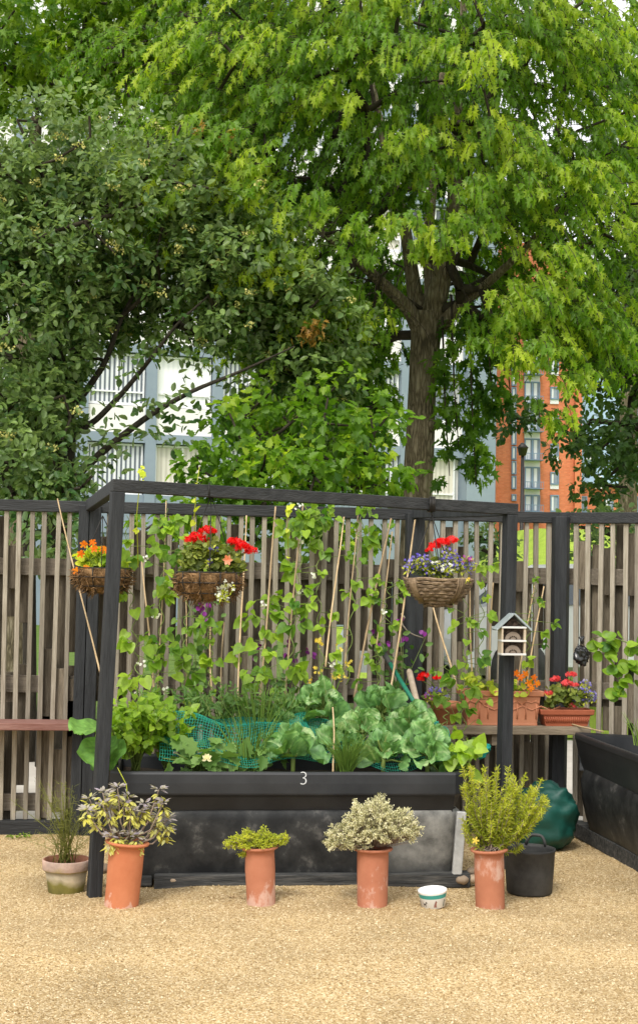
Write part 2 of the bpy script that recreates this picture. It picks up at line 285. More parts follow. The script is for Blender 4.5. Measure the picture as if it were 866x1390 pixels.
g = thing('office_building', 'pale office block with blue-grey columns and rows of white blinds behind the trees', 'building', (Pg[0], Pg[1], 0))
wl = MB(); fb(wl, -16, u1+1.1, -.1, 34, -12, -.35); wl.build('wall', cream, g, False)
cm = MB(); k = -8
cols = []
while ucol+k*bay < u1-.6:
    cols.append(ucol+k*bay); fb(cm, cols[-1]-.17, cols[-1]+.17, 0, 33.5, -.349, .05); k += 1
cm.build('columns', steel, g, False)
bd = MB(); sp = MB()
for f in range(-1, 11):
    z = bz_+f*fl; fb(bd, -16, u1, z-.13, z+.17, -.348, .03)
    fb(sp, -16, u1, z+.17, z+fl*.36, -.347, -.05)
fb(bd, -16, u1, -.1, bz_-fl*.62, -.346, -.02)
bd.build('floor_bands', steel, g, False); sp.build('spandrel_panels', cream, g, False)
pl = MB(); fb(pl, u1, u1+1.05, 0, 34, -.345, .4); pl.build('end_pier', steel, g, False)
nw = 0
for f in range(-1, 9):
    for i in range(len(cols)):
        a = cols[i]+.2; b = (cols[i+1] if i+1 < len(cols) else u1)-.2
        if f == -1 and False: continue
        if b < -8.5 and f != 0 or b-a < .4: continue
        if nw >= 96: continue
        nw += 1
        z0 = bz_+f*fl+(fl*.36+.03); z1 = bz_+(f+1)*fl-.16
        fr = MB(); w = .05
        for (p, q, r, s_) in ((a, b, z0, z0+.08), (a, b, z1-.06, z1), (a, a+w, z0+.08, z1-.06), (b-w, b, z0+.08, z1-.06), ((a+b)/2-.03, (a+b)/2+.03, z0+.08, z1-.06)): fb(fr, p, q, r, s_, -.30, -.16)
        if (i+f) % 3: fb(fr, a+w, b-w, z0+.4, z0+.45, -.29, -.17)
        fo = fr.build('window', frameM, g, False); pn = MB(); fb(pn, a+.01, b-.01, z0+.01, z1-.01, -.32, -.24)
        kind = (1 if i % 2 == 0 else 0) if f == 0 else (0, 2, 0, 0)[i % 4]
        if f > 0: kind = (1, 0, 1, 2)[(i*3+f) % 4]
        if i >= len(cols)-1: kind = 3
        if f == -1: kind = (0, 2, 0, 3)[(i+1) % 4]
        pn.build('pane', blinds[kind], fo, False)
# red brick flats
def brick_mat():
    m, nt, out = _nt('red_brick'); L = nt.links.new
    tc = _n(nt, 'ShaderNodeTexCoord'); mp = _n(nt, 'ShaderNodeMapping'); mp.inputs['Rotation'].default_value = (math.radians(90), 0, 0); L(tc.outputs['Object'], mp.inputs[0])
    bk = _n(nt, 'ShaderNodeTexBrick'); bk.inputs['Scale'].default_value = 4.2; bk.inputs['Color1'].default_value = (.58, .17, .07, 1); bk.inputs['Color2'].default_value = (.68, .22, .10, 1); bk.inputs['Mortar'].default_value = (.42, .22, .15, 1); bk.inputs['Mortar Size'].default_value = .012; L(mp.outputs[0], bk.inputs['Vector'])
    nz = _n(nt, 'ShaderNodeTexNoise'); nz.inputs['Scale'].default_value = .5; L(tc.outputs['Object'], nz.inputs['Vector']); mr = _n(nt, 'ShaderNodeMapRange'); mr.inputs['To Min'].default_value = .75; mr.inputs['To Max'].default_value = 1.2; L(nz.outputs['Fac'], mr.inputs['Value'])
    mx = _n(nt, 'ShaderNodeVectorMath', operation='SCALE'); L(bk.outputs['Color'], mx.inputs[0]); L(mr.outputs[0], mx.inputs['Scale'])
    b = _n(nt, 'ShaderNodeBsdfPrincipled'); b.inputs['Roughness'].default_value = .9; L(mx.outputs[0], b.inputs['Base Color']); L(b.outputs[0], out.inputs[0]); return m
brick = brick_mat(); paleblue = pm('pale_blue_panel', (.30, .44, .62), (.40, .54, .70), .7, .3, 0); bluem = pm('blue_frame', (.16, .25, .36), (.2, .3, .42), 2, .5, 0); whitep = pm('white_panel', (.66, .68, .7), (.75, .76, .77), 2, .6, 0)
Pr, dr, nr, uz2, fb2 = facade((720, 680), 54, math.radians(-4))
R_ = thing('brick_flats', 'red brick block of flats with blue framed windows beyond the grass bank', 'building', (Pr[0], Pr[1], 1.5))
def pxb(m, x0, x1, y0, y1, o0, o1): u0, za = uz2(x0, (y0+y1)/2); ub, _ = uz2(x1, (y0+y1)/2); z0 = uz2((x0+x1)/2, y1)[1]; z1 = uz2((x0+x1)/2, y0)[1]; fb2(m, u0, ub, z0, z1, o0, o1)
w = MB(); pxb(w, 672, 788, 330, 745, -8, 0); w.build('wall', brick, R_, False)
w = MB(); pxb(w, 788, 1300, 520, 745, -8, -.9); w.build('side_wall', brick, R_, False)
w = MB(); pxb(w, 779, 788, 330, 745, -.02, .25); w.build('corner_pilaster', brick, R_, False)
w = MB(); pxb(w, 791, 1300, 430, 660, -7.9, -.6); w.build('blue_cladding', paleblue, R_, False)
w = MB(); pxb(w, 647, 672, 320, 658, -7.9, .35); w.build('stair_tower', paleblue, R_, False)
w = MB(); pxb(w, 644, 672, 658, 745, -7.9, .3); w.build('tower_base', brick, R_, False)
w = MB(); pxb(w, 668, 671, 330, 700, .36, .5); pxb(w, 788.6, 791, 430, 712, -.55, -.4); w.build('drainpipes', bluem, R_, False)
w = MB()
for yy in (500, 540, 580, 620): pxb(w, 648, 668, yy, yy+4, .351, .37)
w.build('tower_floor_lines', whitep, R_, False)
glass2 = pm('sky_lit_glass', (.13, .17, .21), (.36, .42, .48), .9, .08, 0, spec=.6)
def rwin(x0, x1, y0, y1, o, mull=False, bar=True):
    f = MB(); t = 1.3
    pxb(f, x0, x1, y0, y0+t, o, o+.09); pxb(f, x0, x1, y1-t, y1, o, o+.09); pxb(f, x0, x0+t, y0+t, y1-t, o, o+.09); pxb(f, x1-t, x1, y0+t, y1-t, o, o+.09)
    if mull: pxb(f, (x0+x1)/2-.8, (x0+x1)/2+.8, y0+t, y1-t, o, o+.08)
    fo = f.build('window', bluem, R_, False)
    p = MB(); pxb(p, x0+.5, x1-.5, y0+.5, y1-.5, o-.02, o+.03); p.build('pane', glass2, fo, False)
    if mull: c = MB(); pxb(c, x0+2, x0+8, y0+2, y1-2, o-.01, o+.045); pxb(c, x1-8, x1-4, y0+2, y1-2, o-.01, o+.045); c.build('curtain', whitep, fo, False)
    else: c = MB(); pxb(c, x0+2, x0+4.5, y0+2, y1-2, o-.01, o+.045); c.build('curtain', whitep, fo, False)
for yb in range(8):
    y1 = 695-yb*38.5 if yb < 1 else 664-(yb-1)*38.5
    hh = 23 if yb == 0 else 30
    rwin(711, 732, y1-hh, y1, .01, True); rwin(746, 757.5, y1-23, y1-(0 if yb == 0 else 6), .01)
    sp = MB(); pxb(sp, 711, 732, y1-hh-8, y1-hh, .0, .06); sp.build('spandrel', whitep, R_, False)
    if yb: sp = MB(); pxb(sp, 746, 757.5, y1-6, y1, .0, .055); sp.build('spandrel', whitep, R_, False)
    r = MB(); pxb(r, 709, 734, y1-9, y1-8.2, .5, .54)
    for q in np.linspace(709, 733.5, 9): pxb(r, q, q+.4, y1-8.2, y1, .5, .53)
    pxb(r, 709, 734, y1, y1+.7, .0, .55); r.build('balcony_rail', bluem, R_, False)
for yb in range(9): rwin(693.5, 700, 664-(yb+1)*20+2, 664-yb*20, .01)
rwin(693.5, 700, 671, 680, .01); rwin(655, 668, 667, 691, .31)
for xx in (791, 827, 862): rwin(xx, xx+12, 672, 694, -.89)
for xx, yy in ((800, 605), (812, 645), (832, 610), (850, 640)): p = MB(); pxb(p, xx, xx+9, yy, yy+17, -.59, -.5); p.build('white_panel', whitep, R_, False)
# street lamp by the flats
lp = at(708, 690, 44); t = thing('street_lamp', 'thin dark street lamp standing before the brick flats', 'street lamp', (lp[0], lp[1], bz(lp[0], lp[1])))
m = MB(); zt = at(708, 618, 44)[2]; m.tube([(lp[0], lp[1], bz(lp[0], lp[1])-.1), (lp[0], lp[1], 2.5), (lp[0], lp[1], zt)], [.09, .07, .05], 10); m.build('pole', MT['wire'], t)
m = MB(); m.lathe([(0.02, -.02), (.12, 0), (.17, .22), (.2, .24), (.05, .4), (0, .41)], (lp[0], lp[1], zt), 14); m.build('lantern', MT['wire'], t)
# parked cars behind the fence
def car(px, Y, face, lab):
    b = at(px, 700, Y); z = float(bz(b[0], Y)); t = thing('parked_car', lab, 'car', (b[0], Y, z), 'white cars parked beyond the fence')
    paint = MT.setdefault('carpaint', pm('white_car_paint', (.72, .73, .74), (.78, .78, .78), 1, .2, 0, spec=.5)); L_ = 4.1; Wd = .86
    prof = [(-2.05, .35), (-2.05, .62), (-1.95, .85), (-1.15, .95), (-.55, 1.40), (.75, 1.44), (1.55, .98), (1.98, .9), (2.05, .6), (2.0, .3)]
    m = MB(); ys = [(-Wd, .0), (-Wd*.97, .0), (Wd*.97, 0), (Wd, 0)]
    G = [[(b[0]+px_*face, Y+yy*(1-.16*max(0, zz-.95)/.5), z+zz) for px_, zz in prof] for yy in (-Wd, -Wd*.6, Wd*.6, Wd)]
    m.grid(G); k = len(prof)
    for s_ in (0, 3): m.add(G[s_], [tuple(range(k)) if s_ == 0 else tuple(range(k-1, -1, -1))])
    m.build('body', paint, t, False, .03)
    for s_ in (-1, 1):
        m = MB(); o = Y+s_*Wd*1.0; oi = Y+s_*Wd*.87
        q = [(-1.0, .97, o), (-.5, 1.34, oi), (.68, 1.38, oi), (1.35, 1.0, o)]; m.add([(b[0]+a*face, yv+s_*.02, z+zv) for a, zv, yv in q], [(0, 1, 2, 3)]); m.build('side_window', glassM, t, False)
        for wx in (-1.3, 1.3):
            ax = (np.array([1., 0, 0]), np.array([0, 0, 1.]), np.array([0, s_*1., 0])); m = MB(); m.lathe([(.0, .0), (.30, 0), (.31, .03), (.31, .17), (.2, .19), (.19, .17), (0, .17)], (b[0]+wx, Y+s_*(Wd-.16), z+.31), 24, ax); m.build('wheel', MT['rubber'], t)
    m = MB(); ft = np.array([(-1.13, .99, -.7), (-1.13, .99, .7), (-.6, 1.385, .58), (-.6, 1.385, -.58)]); m.add([(b[0]+(a-.02)*face, Y+c, z+zz+.02) for a, zz, c in ft], [(0, 1, 2, 3)]); m.build('windscreen', glassM, t, False)
car(705, 16.3, 1, 'white car glimpsed through the slats beside the dark corner post'); car(830, 15.7, -1, 'white car glimpsed through the slats above the black bin bag')
# ================================================================ fences
FY = 8.65
def fence(name, label, A, d, L, u_off, post_at, pitch=.0755, rail_tilt=0):
    """A: corner point, d: unit direction along the fence; near face of the battens runs along A + d*u"""
    d = np.array([d[0], d[1], 0.0]); n = np.array([d[1], -d[0], 0]); n = n if n[1] < 0 else -n     # n faces the yard
    up = np.array([0, 0, 1.0]); ax = (d, n, up); A = np.asarray(A, float)
    def B(m, u0, u1, o0, o1, z0, z1, tint=.5, lean=0):
        c = A+d*(u0+u1)/2+n*(o0+o1)/2+up*(z0+z1)/2; a2 = ax
        if lean: up2 = nrm(up+d*lean); a2 = (nrm(d-up*lean), n, up2)
        m.box(c, (u1-u0, o1-o0, z1-z0), a2, tint)
    t = thing(name, label, 'fence', A+d*L/2)
    m = MB(); u = u_off
    while u < L:
        w = .026+.005*rng.random(); B(m, u-w/2, u+w/2, -.03+.004*rng.random(), -.001+.003*rng.random(), .06+.02*rng.random(), 1.935, rng.random(), .006*rng.normal()); u += pitch*(1+.04*rng.normal())
    m.build('batten_panel', MT['batten'], t, False, .002)
    m = MB(); u = u_off+pitch/2
    while u < L:
        w = pitch*(.86+.2*rng.random()); r = rng.random
        h = w/2
        if r() < .42:  # short piece on the face of the upper rail
            z1 = 1.62+.30*r(); B(m, u-h, u+h, -.066, -.036-.006*r(), 1.46+.14*r(), z1, r())
        if r() < .62:
            B(m, u-h, u+h, -.142, -.108, .78-.62*(r() < .35)*r(), (1.60 if r() < .45 else 1.62+.34*r()), .1+r()*.9)
        elif r() < .78: B(m, u-h*.9, u+h*.9, -.142, -.108, 1.05+.25*r(), 1.55, r()*.6); B(m, u-h, u+h*.8, -.145, -.11, .3*r(), .86+.15*r(), r()*.6)
        if r() < .34: B(m, u-h, u+h, -.066, -.036, .5+.3*r(), .92+.28*r(), r())
        if r() < .72: B(m, u-h, u+h, -.068, -.036, .06+.08*r(), .38+.42*r(), r()*.7)
        if r() < .55: B(m, u-h, u+h, -.140, -.109, .03, .5+.3*r(), r()*.5)
        u += pitch*(1+.03*rng.normal())
    m.build('board_panel', MT['board'], t, False, .002)
    for z in (1.60, .885, .17):
        m = MB(); B(m, -.02, L, -.106, -.067, z-.052, z+.052, .5); m.build('back_rail', MT['rail'], t, False, .003)
    m = MB(); B(m, .0, L, -.05, .018, 1.936, 2.005); m.build('top_rail', MT['blackh'], t, False, .004)
    m = MB(); B(m, .0, L, -.04, .03, -.02, .075); m.build('base_rail', MT['blackh'], t, False, .004)
    for (u0, u1) in post_at:
        m = MB(); B(m, u0, u1, .019, .105, -.1, 1.975, lean=.004); m.build('post', MT['black'], t, False, .004)
    return t
XC = at(757, 900, FY)[0]                      # the corner
xl = at(104, 850, FY)[0]; xm = at(546, 850, FY)[0]
fx0 = -3.0; LF = XC-fx0
fence('slatted_fence', 'long grey slatted fence with rough board backing behind the planter numbered 3', (fx0, FY, 0), (1, 0), LF, .03,
      [(xl-fx0, xl-fx0+.062), (xl-fx0+.066, xl-fx0+.132), (xm-fx0, xm-fx0+.11), (LF-.06, LF-.002)])
fence('slatted_fence', 'short angled run of slatted fence turning from the corner behind the planter without a number', (XC+.0, FY-.0, 0), (.87, -.49), 2.6, .11, [(.012, .07)])
# ================================================================ pergola frame over the planter
LP0 = np.array([gnd(128, 1213)[0], 6.97, 0]); LP1 = at(160, 668, 6.97); RP1 = at(692, 699, 7.55); RP0 = np.array([at(680, 1190, 7.55)[0], 7.55, 0]); zt = 1.955
pf = thing('pergola_frame', 'black timber frame of posts and beams standing around the planter', 'pergola', (LP0+RP0)/2)
bd = nrm((RP1-LP1)*np.array([1, 1, 0])); bn = np.array([bd[1], -bd[0], 0])
def post(p0, p1, w): m = MB(); m.beam(p0-np.array([0, 0, .08]), p1, w, w, bn); m.build('post', MT['black'], pf, False, .004)
post(LP0, LP1+np.array([0, 0, .0]), .064); post(RP0, RP1, .064)
top = lambda p, z: np.array([p[0], p[1], z])
m = MB(); m.beam(LP1*[1, 1, 0]-bd*.03+[0, 0, LP1[2]+.032], RP1*[1, 1, 0]+bd*.035+[0, 0, RP1[2]+.031], .062, .062); m.build('front_beam', MT['blackh'], pf, False, .004)
for P, qx in ((LP1, xl+.07), (RP1, xm+.05)):
    m = MB(); a = np.array([P[0], P[1], P[2]+.028])-bn*.034; b = np.array([qx, FY-.11, 1.975]); m.beam(a, b, .05, .066); m.build('side_beam', MT['black'], pf, False, .004)
# ================================================================ planter 3
def loft(loop, prof, sub=10, bulge=0):
    """closed plan loop (corner points, counter-clockwise) swept through (offset, z) rows; rounded corners"""
    loop = np.asarray(loop, float); k = len(loop); pts = []; nm = []
    for i in range(k):
        a, b = loop[i], loop[(i+1) % k]; e = nrm(b-a); nn = np.array([e[1], -e[0]]); Lh = np.linalg.norm(b-a); rr = .05
        for s in np.linspace(rr/Lh, 1-rr/Lh, sub*(3 if Lh > 1 else 1)): pts.append(a+(b-a)*s); nm.append(nn)
    pts = np.array(pts); nm = np.array(nm); rows = []
    for o, z in prof:
        w = np.array([.5*math.sin(p[0]*5.1+p[1]*3+z*4)+.5*math.sin(p[0]*11+z*9+1) for p in pts])*bulge
        rows.append(np.concatenate([pts+nm*(o+w)[:, None], np.full((len(pts), 1), z)], 1))
    return np.array(rows)
def lowermat():
    m = pm('scuffed_plastic', (.010, .011, .012), (.030, .031, .031), 7, .62, .4, lo=.38, hi=.74, c3=(.15, .145, .135), bsc=30, bdist=.003); nt = m.node_tree; L = nt.links.new
    # pale lime bloom where the sheet bulges near the end away from the number
    tc = [n for n in nt.nodes if n.type == 'TEX_COORD'][0]; b = [n for n in nt.nodes if n.type == 'BSDF_PRINCIPLED'][0]; src = b.inputs['Base Color'].links[0].from_socket
    at_ = _n(nt, 'ShaderNodeAttribute'); at_.attribute_name = 'tint'; nz = _n(nt, 'ShaderNodeTexNoise'); nz.inputs['Scale'].default_value = 5; nz.inputs['Detail'].default_value = 10; nz.inputs['Roughness'].default_value = .7; L(tc.outputs['Object'], nz.inputs['Vector'])
    ml = _n(nt, 'ShaderNodeMath', operation='MULTIPLY'); L(at_.outputs['Fac'], ml.inputs[0]); r2 = _ramp(nt, [(.30, (0, 0, 0)), (.70, (1, 1, 1))]); L(nz.outputs['Fac'], r2.inputs[0]); L(r2.outputs[0], ml.inputs[1])
    mx = _n(nt, 'ShaderNodeMix', data_type='RGBA'); L(ml.outputs[0], mx.inputs[0]); L(src, mx.inputs[6]); mx.inputs[7].default_value = (.33, .325, .30, 1); L(mx.outputs[2], b.inputs['Base Color']); return m
LOW = lowermat()
yA = 7.10; xa = at(150, 1043, yA)[0]; xb = at(631, 1047, yA)[0]; zr = .572
pt = thing('planter', 'long black planter painted with the number 3 and crowded with vegetables', 'planter', ((xa+xb)/2, yA+.35, 0))
loop = [(xa, yA), (xb, yA), (xb, yA+.72), (xa, yA+.72)]
m = MB(); m.grid(loft(loop, [(-.045, zr-.12), (-.04, zr-.004), (-.012, zr+.008), (-.002, zr+.006), (0, zr), (.003, zr-.006), (.004, zr-.05), (.002, zr-.10), (0, zr-.107), (-.004, zr-.110), (-.016, zr-.122), (-.05, zr-.19), (-.055, zr-.197), (-.05, zr-.20)], bulge=.003), close=True); m.build('rim', MT['plastic'], pt, False)
m = MB(); lp_ = [(xa+.06, yA+.05), (xb-.012, yA+.05), (xb-.012, yA+.67), (xa+.06, yA+.67)]
Gv = loft(lp_, [(-.01, zr-.19), (.0, zr-.195), (.004, zr-.20), (.010, .36), (.012, .33), (.008, .25), (-.004, .16), (-.02, .06), (-.03, .03)], sub=14, bulge=.010)
tt = np.clip((Gv[..., 0]-(xb-.52))/.25, 0, 1)*np.clip((Gv[..., 2]-.02)/.1, 0, 1); m.grid(Gv, close=True); m.T[-1] = tt.ravel(); m.build('side_sheet', LOW, pt, True)
m = MB(); m.beam((xb-.03, yA+.035, .045), (xb-.008, yA+.035, .375), .05, .028, (0, 1, 0)); m.build('end_flange', pm('grey_flange', (.28, .28, .27), (.52, .52, .5), 12, .7, .3), pt, False, .006)
m = MB(); m.grid([[(x, y, zr-.07+.02*math.sin(x*9)*math.sin(y*11)) for x in np.linspace(xa+.05, xb-.05, 20)] for y in np.linspace(yA+.05, yA+.67, 10)]); m.build('soil', MT['soil'], pt)
for (x0, x1, y0, z0, z1) in ((xa+.0, xa+.22, yA+.055, .0, .052), (xa+.0, xa+.15, yA+.075, .054, .1), (xa+.23, xb+.04, yA+.02, -.01, .062)):
    m = MB(); m.bb(x0, x1, y0, y0+.09, z0, z1); m.build('base_timber', MT.setdefault('worn', pm('worn_black_timber', (.018, .019, .02), (.055, .056, .055), 5, .8, .6, (1, 9, 9), 0, .2, c3=(.12, .115, .105))), pt, False, .006)
fc = bpy.data.curves.new('number', 'FONT'); fc.body = '3'; fc.size = .092; fc.align_x = 'CENTER'; fc.align_y = 'CENTER'; fc.extrude = .0006; fc.offset = -.0022; fc.size = .098
fq = bpy.data.objects.new('number_source', fc); COL.objects.link(fq); bpy.context.view_layer.update(); nme = bpy.data.meshes.new_from_object(fq.evaluated_get(bpy.context.evaluated_depsgraph_get())); bpy.data.objects.remove(fq); nme.materials.clear(); nme.materials.append(pm('number_paint', (.45, .46, .46), (.72, .73, .73), 60, .8, 0))
fo = bpy.data.objects.new('number', nme); COL.objects.link(fo); fo.parent = pt; q = at(412, 1057, yA); fo.location = (q[0]-WL[pt.name][0], yA-.0085-WL[pt.name][1], q[2]); fo.rotation_euler = (math.radians(90), 0, math.radians(1))
# the second planter beside the angled fence
p2 = thing('planter', 'black planter without a number along the angled fence, with bulging scuffed sides', 'planter', (2.9, 7.4, 0))
loop = [(2.50, 8.30), (2.52, 5.9), (3.45, 5.9), (3.35, 7.83)]; z2 = .655
m = MB(); m.grid(loft(loop, [(-.05, z2-.16), (-.045, z2-.004), (-.014, z2+.006), (-.003, z2+.005), (0, z2), (.001, z2-.008), (0, z2-.03), (-.004, z2-.035), (-.02, z2-.10), (-.045, z2-.195), (-.05, z2-.212), (-.056, z2-.217), (-.05, z2-.22)], sub=12, bulge=.006), close=True); m.build('rim', MT['plastic'], p2, False)
m = MB(); lq = [(2.555, 8.24), (2.575, 5.95), (3.4, 5.95), (3.3, 7.80)]
G2 = loft(lq, [(-.015, z2-.20), (-.003, z2-.214), (0, z2-.22), (.008, z2-.235), (.018, .38), (.02, .28), (.005, .16), (-.02, .07), (-.035, .05)], sub=16, bulge=.022); m.grid(G2, close=True, tint=.22*np.clip((.25-G2[..., 2])/.2, 0, 1).ravel()); m.build('side_sheet', LOW, p2)
m = MB(); m.add([(2.56, 8.2, z2-.13), (2.58, 6, z2-.13), (3.4, 6, z2-.13), (3.3, 7.77, z2-.13)], [(0, 1, 2, 3)]); m.build('soil', MT['soil'], p2)
m = MB(); m.beam((2.60, 8.50, .045), (2.665, 6.0, .045), .07, .09); m.build('base_timber', MT['worn'], p2, False, .006)
# ================================================================ shelves on the fence
za = gnd(57, 985)
def shelf(lab, x0, x1, y0, y1, z, th, mat, legs):
    t = thing('plank_shelf', lab, 'shelf', ((x0+x1)/2, (y0+y1)/2, z))
    m = MB(); m.bb(x0, x1, y0, y1, z-th, z); m.build('plank', mat, t, False, .004)
    for xx in legs:
        m = MB(); m.bb(xx-.02, xx+.02, y0+.04, FY+.0-.02, z-th-.07, z-th-.001); m.build('bracket', MT['greywood'], t, False, .003)
zs1 = at(60, 981, FY-.2)[2]; shelf('faded red plank shelf fixed low along the slatted fence', -2.2, at(117, 985, FY-.2)[0], FY-.24, FY-.002, zs1, .042, MT['redwood'], (-2.0, -1.2))
YS = FY-.36; zs = at(700, 986, YS)[2]; xs0, xs1 = at(596, 990, YS)[0], at(806, 990, YS)[0]
shelf('grey weathered plank shelf carrying the terracotta flower troughs', xs0, xs1-.02, YS, FY-.115, zs, .05, MT['greywood'], (xs0+.35,))
# ================================================================ terracotta pipes along the planter
def lean_axes(lx, ly=0): z = nrm(np.array([lx, ly, 1.0])); x = nrm(np.cross((0, 1, 0), z)); return (x, np.cross(z, x), z)
def terra_mat(seed, amt):
    m = pm('terracotta_pipe_%d' % seed, *(((.42, .135, .058), (.53, .20, .095)), ((.37, .135, .072), (.48, .20, .115)), ((.35, .125, .068), (.49, .20, .115)), ((.35, .13, .07), (.47, .19, .105)))[seed-1], 5, .85, .3, bsc=70, bdist=.003); nt = m.node_tree; L = nt.links.new
    b = [n for n in nt.nodes if n.type == 'BSDF_PRINCIPLED'][0]; src = b.inputs['Base Color'].links[0].from_socket; tc = [n for n in nt.nodes if n.type == 'TEX_COORD'][0]
    mp = _n(nt, 'ShaderNodeMapping'); mp.inputs['Location'].default_value = (seed*3.3, seed*1.7, 0); mp.inputs['Scale'].default_value = (1, 1, .55); L(tc.outputs['Object'], mp.inputs[0]); nz = _n(nt, 'ShaderNodeTexNoise'); nz.inputs['Scale'].default_value = 13; nz.inputs['Detail'].default_value = 9; nz.inputs['Roughness'].default_value = .7; L(mp.outputs[0], nz.inputs['Vector'])
    at_ = _n(nt, 'ShaderNodeAttribute'); at_.attribute_name = 'tint'; ad = _n(nt, 'ShaderNodeMath', operation='ADD'); L(nz.outputs['Fac'], ad.inputs[0]); L(at_.outputs['Fac'], ad.inputs[1])
    r2 = _ramp(nt, [(.96-amt, (0, 0, 0)), (1.2-amt, (.55, .55, .55))]); L(ad.outputs[0], r2.inputs[0]); mx = _n(nt, 'ShaderNodeMix', data_type='RGBA'); L(r2.outputs[0], mx.inputs[0]); L(src, mx.inputs[6]); mx.inputs[7].default_value = (.62, .46, .38, 1); L(mx.outputs[2], b.inputs['Base Color']); return m
PIPES = []
STAIN = {1: (.46, .26, .22, .2), 2: (.50, .40, .26, .15), 3: (.44, .40, .36, .26), 4: (.34, .22, .40, .46)}
def pipe(px, pybot, pytop, pw, lx, lab, seed, amt):
    c = gnd(px, pybot-4); Y = c[1]; c[2] = gz(c[0], c[1])-.006; mpp = Y/F_; r = pw*mpp/2; h = (pybot-4-pytop)*mpp*1.0
    ax = lean_axes(lx); t = thing('terracotta_pipe', lab, 'pot', c, 'terracotta pipes used as pots along the planter')
    m = MB(); prof = [(r*.97, 0), (r*.982, h*.07), (r*.985, h*.3), (r*(1.0+.012*(seed % 3)), h*.6), (r*(1.0+.015*(seed % 2)), h*.82), (r*1.0, h-.022), (r*1.06, h-.018), (r*1.25, h-.011), (r*1.28, h-.004), (r*1.2, h), (r*.85, h-.002), (r*.82, h-.05)]
    rp_ = np.random.default_rng(seed).random(6)*6; m.lathe(prof, c, 44, ax, .5, lambda a, z: .012*math.sin(2*a+rp_[0])+.006*math.sin(5*a+rp_[1]+z*20)-.03*(z < .001)*max(0, math.sin(3*a+rp_[2]))**8); q_ = STAIN[seed]; m.T[-1] = np.repeat([q_[0]+.06, q_[0], q_[1], q_[2], q_[3], q_[3]-.1, .15, .15, .15, .2, .2, .2], 44); m.build('pipe', terra_mat(seed, amt), t)
    m = MB(); m.lathe([(r*.84, h-.025), (r*.4, h-.015), (0, h-.012)], c, 24, ax); m.build('soil', MT['soil'], t)
    PIPES.append((c+ax[2]*(h-.012), r, h, ax))
pipe(165, 1231, 1141, 46, .075, 'leaning terracotta pipe pot holding the purple sage', 1, .0)
pipe(354.5, 1231, 1149, 39, -.045, 'terracotta pipe pot holding the low golden thyme, a little tilted', 2, .04)
pipe(505, 1231, 1148, 42, .0, 'upright terracotta pipe pot holding the pale silvery thyme', 3, .05)
pipe(665, 1231, 1146, 41, -.035, 'terracotta pipe pot with white lime stains holding the rosemary', 4, .10)
# old rimmed pot beside the post
c = gnd(90, 1208); c[2] = gz(c[0], c[1])-.004; s = c[1]/F_
t = thing('flower_pot', 'old mossy rimmed clay pot standing left of the planter corner', 'pot', c)
m = MB(); m.lathe([(23*s, 0), (24.5*s, 10*s), (27*s, 24*s), (28*s, 29*s), (30.5*s, 29.5*s), (31.5*s, 31*s), (32*s, 42*s), (31*s, 43.5*s), (28.5*s, 43*s), (27*s, 30*s)], c, 44); m.T[-1] = np.repeat([0, .12, .3, .5, .5, .62, .68, .72, 1, 1], 44).astype(float)
pmx = pm('old_pot', (.5, .5, .5), (1.05, 1.0, .95), 7, .85, .4, bsc=50); ntt = pmx.node_tree; bb_ = [n for n in ntt.nodes if n.type == 'BSDF_PRINCIPLED'][0]; src = bb_.inputs['Base Color'].links[0].from_socket
a_ = _n(ntt, 'ShaderNodeAttribute'); a_.attribute_name = 'tint'; tcn = [n for n in ntt.nodes if n.type == 'TEX_COORD'][0]; nz = _n(ntt, 'ShaderNodeTexNoise'); nz.inputs['Scale'].default_value = 9; ntt.links.new(tcn.outputs['Object'], nz.inputs['Vector'])
ad = _n(ntt, 'ShaderNodeMath', operation='MULTIPLY_ADD'); ntt.links.new(nz.outputs['Fac'], ad.inputs[0]); ad.inputs[1].default_value = .35; ntt.links.new(a_.outputs['Fac'], ad.inputs[2])
r2 = _ramp(ntt, [(.12, (.14, .13, .03)), (.32, (.22, .2, .05)), (.42, (.62, .55, .40)), (.62, (.5, .46, .36)), (.70, (.42, .34, .10)), (.8, (.56, .42, .35)), (.95, (.52, .36, .29)), (1.0, (.35, .15, .09))]); ntt.links.new(ad.outputs[0], r2.inputs[0])
mu = _n(ntt, 'ShaderNodeMix', data_type='RGBA', blend_type='MULTIPLY'); mu.inputs[0].default_value = 1; ntt.links.new(src, mu.inputs[6]); ntt.links.new(r2.outputs[0], mu.inputs[7]); ntt.links.new(mu.outputs[2], bb_.inputs['Base Color'])
m.build('pot', pmx, t); OLDPOT = (c+[0, 0, 33*s], 27*s)
m = MB(); m.lathe([(27.5*s, 32*s), (12*s, 34*s), (0, 34*s)], c, 24); m.build('soil', MT['soil'], t)
# rubber bucket
c = gnd(718, 1208); c[2] = gz(c[0], c[1])-.003; s = c[1]/F_
t = thing('rubber_bucket', 'black rubber bucket with two looped handles beside the rosemary pot', 'bucket', c)
m = MB(); m.lathe([(0, 4*s), (27*s, 2*s), (29*s, 0), (31*s, 3*s), (33*s, 30*s), (34.5*s, 57*s), (35.3*s, 58*s), (35.3*s, 61*s), (34*s, 61*s), (33*s, 56*s), (31.5*s, 30*s), (28*s, 5*s), (0, 5*s)], c, 48, tint=.5); m.build('tub', MT['rubber'], t)
for a0 in (math.radians(60), math.radians(210)):
    P = []
    for k_ in np.linspace(-1, 1, 15):
        a = a0+k_*.42; P.append(c+np.array([math.cos(a)*34.6*s, math.sin(a)*34.6*s, 60*s+14*s*(1-k_**4)])+np.array([0, 0, -1*s]))
    m = MB(); m.tube(P, 2.3*s, 8); m.build('handle', MT['rubber'], t)
